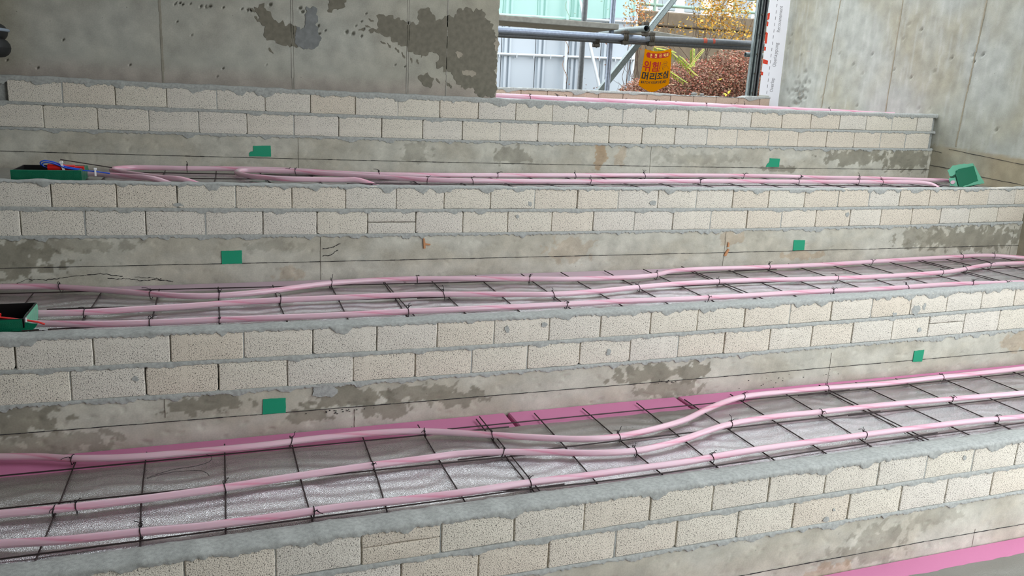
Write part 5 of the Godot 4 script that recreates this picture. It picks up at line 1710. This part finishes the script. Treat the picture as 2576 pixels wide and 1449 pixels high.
func build_yard() -> void:
	var so := MB.new()
	so.box(Vector3(-12, 0.9, -40), Vector3(34, 1.25, -1.85), 0.02)
	tag(obj("ground", so.mesh(), M.soil), "bare soil of the yard behind the opening", "ground", "", "structure")
	# profiled steel fence: each sheet is a part
	var fence := thing("steel_fence", "pale blue ribbed steel sheet fence filling the left half of the opening", "fence")
	var fz := -9.0
	for i in range(-4, 4):
		var x := 4.78 + 0.59 * i
		var mb := MB.new()
		var prof := [[0.0, 0.0], [0.030, 0.0], [0.042, 0.05], [0.082, 0.05], [0.094, 0.0], [0.118, 0.0], [0.128, 0.045], [0.160, 0.045], [0.170, 0.0], [0.60, 0.0]]
		for j in prof.size() - 1:
			var p0: Array = prof[j]
			var p1: Array = prof[j + 1]
			mb.face(Vector3(x + p0[0], 1.2, fz + p0[1]), Vector3(x + p1[0], 1.2, fz + p1[1]), Vector3(x + p1[0], 4.2, fz + p1[1]), Vector3(x + p0[0], 4.2, fz + p0[1]))
			mb.face(Vector3(x + p1[0], 1.2, fz + p1[1] - 0.002), Vector3(x + p0[0], 1.2, fz + p0[1] - 0.002), Vector3(x + p0[0], 4.2, fz + p0[1] - 0.002), Vector3(x + p1[0], 4.2, fz + p1[1] - 0.002))
		obj("sheet", mb.mesh(), M.fence, fence)
	for q in [[2.12, 0.024], [2.72, 0.024], [3.5, 0.024]]:
		var mb := MB.new()
		mb.tube(PackedVector3Array([Vector3(2.4, q[0] - 0.048, fz + 0.078), Vector3(7.15, q[0] + 0.055, fz + 0.078)]), q[1], 10)
		obj("rail", mb.mesh(), M.fence_post, fence)
	for i in 9:
		var mb := MB.new()
		var x := 4.72 + i * 0.295
		mb.box(Vector3(x, 2.07 + 0.022 * (x - 4.7), fz + 0.03), Vector3(x + 0.012, 2.15 + 0.022 * (x - 4.7), fz + 0.11), 0.003)
		obj("rail_clip", mb.mesh(), M.fence_post, fence)
	var pm := MB.new()
	pm.tube(PackedVector3Array([Vector3(5.875, 1.2, fz + 0.13), Vector3(5.835, 4.2, fz + 0.13)]), 0.026, 10)
	obj("post", pm.mesh(), M.fence_post, fence)
	pm = MB.new()
	pm.tube(PackedVector3Array([Vector3(6.50, 1.2, fz + 0.5), Vector3(5.86, 3.6, fz + 0.14)]), 0.026, 10)
	obj("stay", pm.mesh(), M.fence_post, fence)
	pm = MB.new()
	pm.tube(PackedVector3Array([Vector3(7.16, 1.2, fz + 0.03), Vector3(7.14, 4.2, fz + 0.03)]), 0.035, 10)
	obj("post", pm.mesh(), M.fence_post, fence)
	# green debris net over the top of the fence
	var net := MB.new()
	var nn := noise(71, 1.5, 2)
	for i in 41:
		var x := lerpf(3.4, 7.05, i / 40.0)
		var low := 2.70 + 0.012 * nn.get_noise_2d(x, 0) * 3.0 + 0.16 * smoothstep(5.8, 7.1, x)
		for j in 5:
			net.p(Vector3(x, lerpf(low, 4.3, j / 4.0), fz + 0.24 + 0.02 * nn.get_noise_2d(x * 2.0, j)))
	for i in 40:
		for j in 4:
			var a := i * 5 + j
			net.quad(a, a + 5, a + 6, a + 1)
	tag(obj("debris_net", net.mesh(), M.net), "translucent green net hanging over the top of the steel fence", "net")
	# dry vine on the fence post
	var vine := MB.new()
	vine.colored = true
	var vp := PackedVector3Array()
	for i in 40:
		var y := lerpf(1.3, 3.3, i / 39.0)
		vp.append(Vector3(5.87 - 0.013 * (y - 1.3) + 0.045 * cos(i * 0.7), y, fz + 0.14 + 0.045 * sin(i * 0.7)))
	vine.tube(vp, 0.005, 5, lin(0.55, 0.45, 0.36))
	for i in 26:
		var q := Vector3(rng.randf_range(5.75, 6.55), rng.randf_range(1.6, 3.1), fz + 0.2)
		leaf_on(vine, q, 0.045, lin(0.42, 0.27, 0.2), rng)
	var vo := obj("dry_vine", vine.mesh(), M.leaf)
	tag(vo, "dry brown vine wound round the fence post", "vine")
	# shrubs
	var brown := [lin(0.58, 0.40, 0.32), lin(0.52, 0.37, 0.30), lin(0.63, 0.47, 0.39), lin(0.45, 0.35, 0.29), lin(0.58, 0.50, 0.39), lin(0.63, 0.36, 0.29)]
	shrub("bush", "dense reddish brown autumn bush behind the sill, right of the fence", [[Vector3(6.1, 1.62, -5.2), Vector3(0.75, 0.42, 0.5), 1.0], [Vector3(6.65, 1.72, -5.2), Vector3(0.5, 0.50, 0.5), 0.8], [Vector3(5.45, 1.50, -5.1), Vector3(0.5, 0.30, 0.4), 0.6], [Vector3(7.2, 1.75, -5.4), Vector3(0.5, 0.5, 0.5), 0.5]], 21000, 0.034, brown, 61, 110)
	var yellow := [lin(0.76, 0.60, 0.22), lin(0.69, 0.52, 0.18), lin(0.82, 0.68, 0.32), lin(0.64, 0.54, 0.23), lin(0.72, 0.49, 0.21), lin(0.78, 0.63, 0.26)]
	shrub("yellow_shrub", "tall shrub with yellow autumn leaves in front of the retaining wall", [[Vector3(7.35, 2.75, -6.8), Vector3(0.42, 0.28, 0.35), 0.55], [Vector3(7.15, 3.15, -6.8), Vector3(0.6, 0.3, 0.4), 0.6], [Vector3(7.6, 3.0, -6.7), Vector3(0.35, 0.3, 0.3), 0.35], [Vector3(7.0, 2.50, -6.8), Vector3(0.5, 0.2, 0.3), 0.10], [Vector3(7.55, 2.45, -6.6), Vector3(0.3, 0.2, 0.3), 0.2]], 1500, 0.048, yellow, 62, 16)
	var orange := [lin(0.72, 0.50, 0.28), lin(0.66, 0.42, 0.26), lin(0.75, 0.58, 0.35), lin(0.6, 0.5, 0.3)]
	shrub("orange_shrub", "thin shrub with pale orange leaves beside the end of the fence", [[Vector3(6.35, 2.75, -7.4), Vector3(0.22, 0.4, 0.3), 0.6], [Vector3(6.6, 2.45, -7.4), Vector3(0.35, 0.3, 0.3), 0.25]], 700, 0.045, orange, 63, 16)
	# compound leaves of a bright green plant
	var fr := thing("green_plant", "bright yellow green plant with feathered leaves behind the sign", "plant")
	var green := [lin(0.60, 0.68, 0.20), lin(0.50, 0.60, 0.20), lin(0.68, 0.70, 0.28)]
	var r := RandomNumberGenerator.new()
	r.seed = 64
	for q in [[Vector3(5.06, 2.10, -4.5), Vector3(0.24, -0.03, 0.02)], [Vector3(5.16, 1.90, -4.5), Vector3(0.32, -0.16, 0.03)], [Vector3(5.27, 2.06, -4.5), Vector3(0.34, -0.24, 0.02)], [Vector3(5.59, 2.12, -4.55), Vector3(0.02, -0.20, 0.0)], [Vector3(5.70, 2.12, -4.5), Vector3(-0.16, -0.21, 0.0)], [Vector3(5.36, 2.02, -4.45), Vector3(0.13, -0.10, 0.02)]]:
		var fm := MB.new()
		fm.colored = true
		var a: Vector3 = q[0]
		var d: Vector3 = q[1]
		fm.tube(PackedVector3Array([a, a + d * 0.5 + Vector3.UP * 0.02, a + d]), 0.004, 5, lin(0.7, 0.6, 0.35))
		for i in 14:
			for s in [-1.0, 1.0]:
				var base := a + d * (i / 14.0)
				var tip := base + Vector3(s * 0.02 + d.x * 0.12, -0.036 + s * 0.012, s * 0.03)
				var w := Vector3(0.0075, 0.002, 0)
				fm.face(base, base.lerp(tip, 0.5) - w, tip, base.lerp(tip, 0.5) + w, green[r.randi() % 3])
		obj("frond", fm.mesh(), M.leaf, fr)
	for q in [[Vector3(6.12, 1.63, -4.55), 0.045], [Vector3(6.03, 1.805, -4.6), 0.025]]:
		var ym := MB.new()
		ym.colored = true
		for i in 5:
			leaf_on(ym, q[0] + Vector3(r.randfn(), r.randfn(), r.randfn()) * 0.015, q[1] * 1.3, lin(0.85, 0.80, 0.22), r)
		tag(obj("yellow_sprig", ym.mesh(), M.leaf), "bright yellow leaf cluster %s, in the reddish brown bush" % ("near the sill" if q[1] > 0.04 else "halfway up"), "leaf")
	# retaining wall with its coping and joint, then what shows above it
	var rwl := MB.new()
	rwl.box(Vector3(4.0, 1.0, -10.2), Vector3(22, 2.80, -9.6), 0.02, Transform3D(Basis(Vector3.BACK, 0.010), Vector3(0, -0.08, 0)))
	rwl.box(Vector3(4.0, 2.812, -10.2), Vector3(22, 3.06, -9.58), 0.02, Transform3D(Basis(Vector3.BACK, 0.010), Vector3(0, -0.08, 0)))
	tag(obj("retaining_wall", rwl.mesh(), M.retaining), "brownish concrete retaining wall behind the autumn shrubs", "wall", "", "structure")
	var rail := thing("guard_rail", "pale green metal railing on top of the retaining wall", "railing")
	for j in 3:
		var mb := MB.new()
		mb.tube(PackedVector3Array([Vector3(4.2, 3.16 + 0.24 * j, -9.9), Vector3(20, 3.32 + 0.24 * j, -9.9)]), 0.028, 8)
		obj("rail", mb.mesh(), M.rail_green, rail)
	for i in 9:
		var mb := MB.new()
		var x := 4.6 + i * 1.7
		mb.tube(PackedVector3Array([Vector3(x, 2.95, -9.9), Vector3(x, 3.9, -9.9)]), 0.03, 8)
		obj("post", mb.mesh(), M.rail_green, rail)
	var house := thing("apartment_block", "pale apartment block with a grid of windows, far beyond the retaining wall", "building")
	var hb := MB.new()
	hb.box(Vector3(12, 1.2, -36), Vector3(30, 22, -31), 0.05)
	obj("wall", hb.mesh(), M.far_wall, house)
	for i in 12:
		for j in 5:
			var mb := MB.new()
			mb.box(Vector3(12.8 + i * 1.4, 5.55 + j * 2.0, -31.05), Vector3(13.7 + i * 1.4, 6.7 + j * 2.0, -30.94), 0.02)
			obj("window", mb.mesh(), M.far_glass, house)


func build_sundries() -> void:
	# thick dark hose hanging by the left corner
	var hose := thing("dark_hose", "thick black hose bundle with a pale band at the left edge", "hose")
	for q in [[1.672, 0.040, 0.0], [1.612, 0.044, 0.02]]:
		var mb := MB.new()
		var path := PackedVector3Array()
		for i in 13:
			var a := lerpf(-PI * 0.5, PI * 0.5, i / 12.0)
			path.append(Vector3(-0.43 + q[2] * 0.35 + 0.035 * cos(a), q[0], 0.0 + q[2] + 0.06 * sin(a)))
		path.insert(0, Vector3(-0.61, q[0], -0.06 + q[2]))
		path.append(Vector3(-0.61, q[0], 0.06 + q[2]))
		mb.tube(smooth_path(path, 0.02), q[1] * 0.86, 16)
		obj("hose_turn", mb.mesh(), M.rubber, hose)
	var bd := MB.new()
	var bp := PackedVector3Array()
	for i in 13:
		var a := lerpf(-PI * 0.5, PI * 0.5, i / 12.0)
		bp.append(Vector3(-0.43 + 0.037 * cos(a), 1.678, 0.0 + 0.062 * sin(a)))
	bp.append(Vector3(-0.60, 1.678, 0.062))
	bd.tube(bp, 0.0352, 16)
	var st := MB.new()
	# the band is a flat strap over the upper turn
	for i in bp.size() - 1:
		pass
	var strap := PackedVector3Array()
	for i in 13:
		var a := lerpf(-PI * 0.5, PI * 0.5, i / 12.0)
		strap.append(Vector3(-0.43 + 0.070 * cos(a), 1.680, 0.0 + 0.094 * sin(a)))
	strap.append(Vector3(-0.60, 1.680, 0.094))
	st.tube(strap, 0.0065, 8)
	obj("pale_band", st.mesh(), M.band, hose)
	# splinters left in the second riser
	var z: float = STEPS[1].z
	var w1 := MB.new()
	w1.slab(PackedVector2Array([Vector2(1.193, 0.936), Vector2(1.199, 0.934), Vector2(1.203, 0.915), Vector2(1.224, 0.911), Vector2(1.223, 0.906), Vector2(1.203, 0.908), Vector2(1.204, 0.894), Vector2(1.196, 0.893), Vector2(1.194, 0.915)]), 0.006, Transform3D(Basis(), Vector3(0, 0, z - 0.002)))
	tag(obj("wood_splinter", w1.mesh(), M.wood), "cross shaped wood splinter stuck in the second riser below the mortar", "splinter")
	var w2 := MB.new()
	w2.slab(PackedVector2Array([Vector2(2.664, 0.893), Vector2(2.671, 0.890), Vector2(2.672, 0.872), Vector2(2.662, 0.870)]), 0.007, Transform3D(Basis(), Vector3(0, 0, z - 0.002)))
	w2.slab(PackedVector2Array([Vector2(2.668, 0.862), Vector2(2.675, 0.858), Vector2(2.660, 0.826), Vector2(2.648, 0.830), Vector2(2.655, 0.845)]), 0.008, Transform3D(Basis(), Vector3(0, 0, z - 0.002)))
	tag(obj("wood_splinter", w2.mesh(), M.wood), "broken wood splinter in a joint of the second riser, toward the right", "splinter")
	# loose wire ends on the foil
	var t: float = TREAD[3] + 0.012
	var loose := MB.new()
	loose.tube(smooth_path(PackedVector3Array([Vector3(0.20, t, 1.66), Vector3(0.26, t + 0.004, 1.645), Vector3(0.34, t + 0.004, 1.655), Vector3(0.36, t + 0.002, 1.69)])), 0.0007, 5)
	tag(obj("wire_scrap", loose.mesh(), M.wire), "thin curled wire scrap hooked on a mesh rod of the fourth tread", "wire")
	loose = MB.new()
	loose.tube(smooth_path(PackedVector3Array([Vector3(0.20, t, 1.655), Vector3(0.26, t + 0.003, 1.628), Vector3(0.32, t + 0.003, 1.62), Vector3(0.36, t + 0.003, 1.60), Vector3(0.365, t + 0.002, 1.565), Vector3(0.345, t + 0.002, 1.54)])), 0.0007, 5)
	tag(obj("wire_scrap", loose.mesh(), M.wire), "long bent wire scrap lying on the foil of the fourth tread, behind the curled one", "wire")
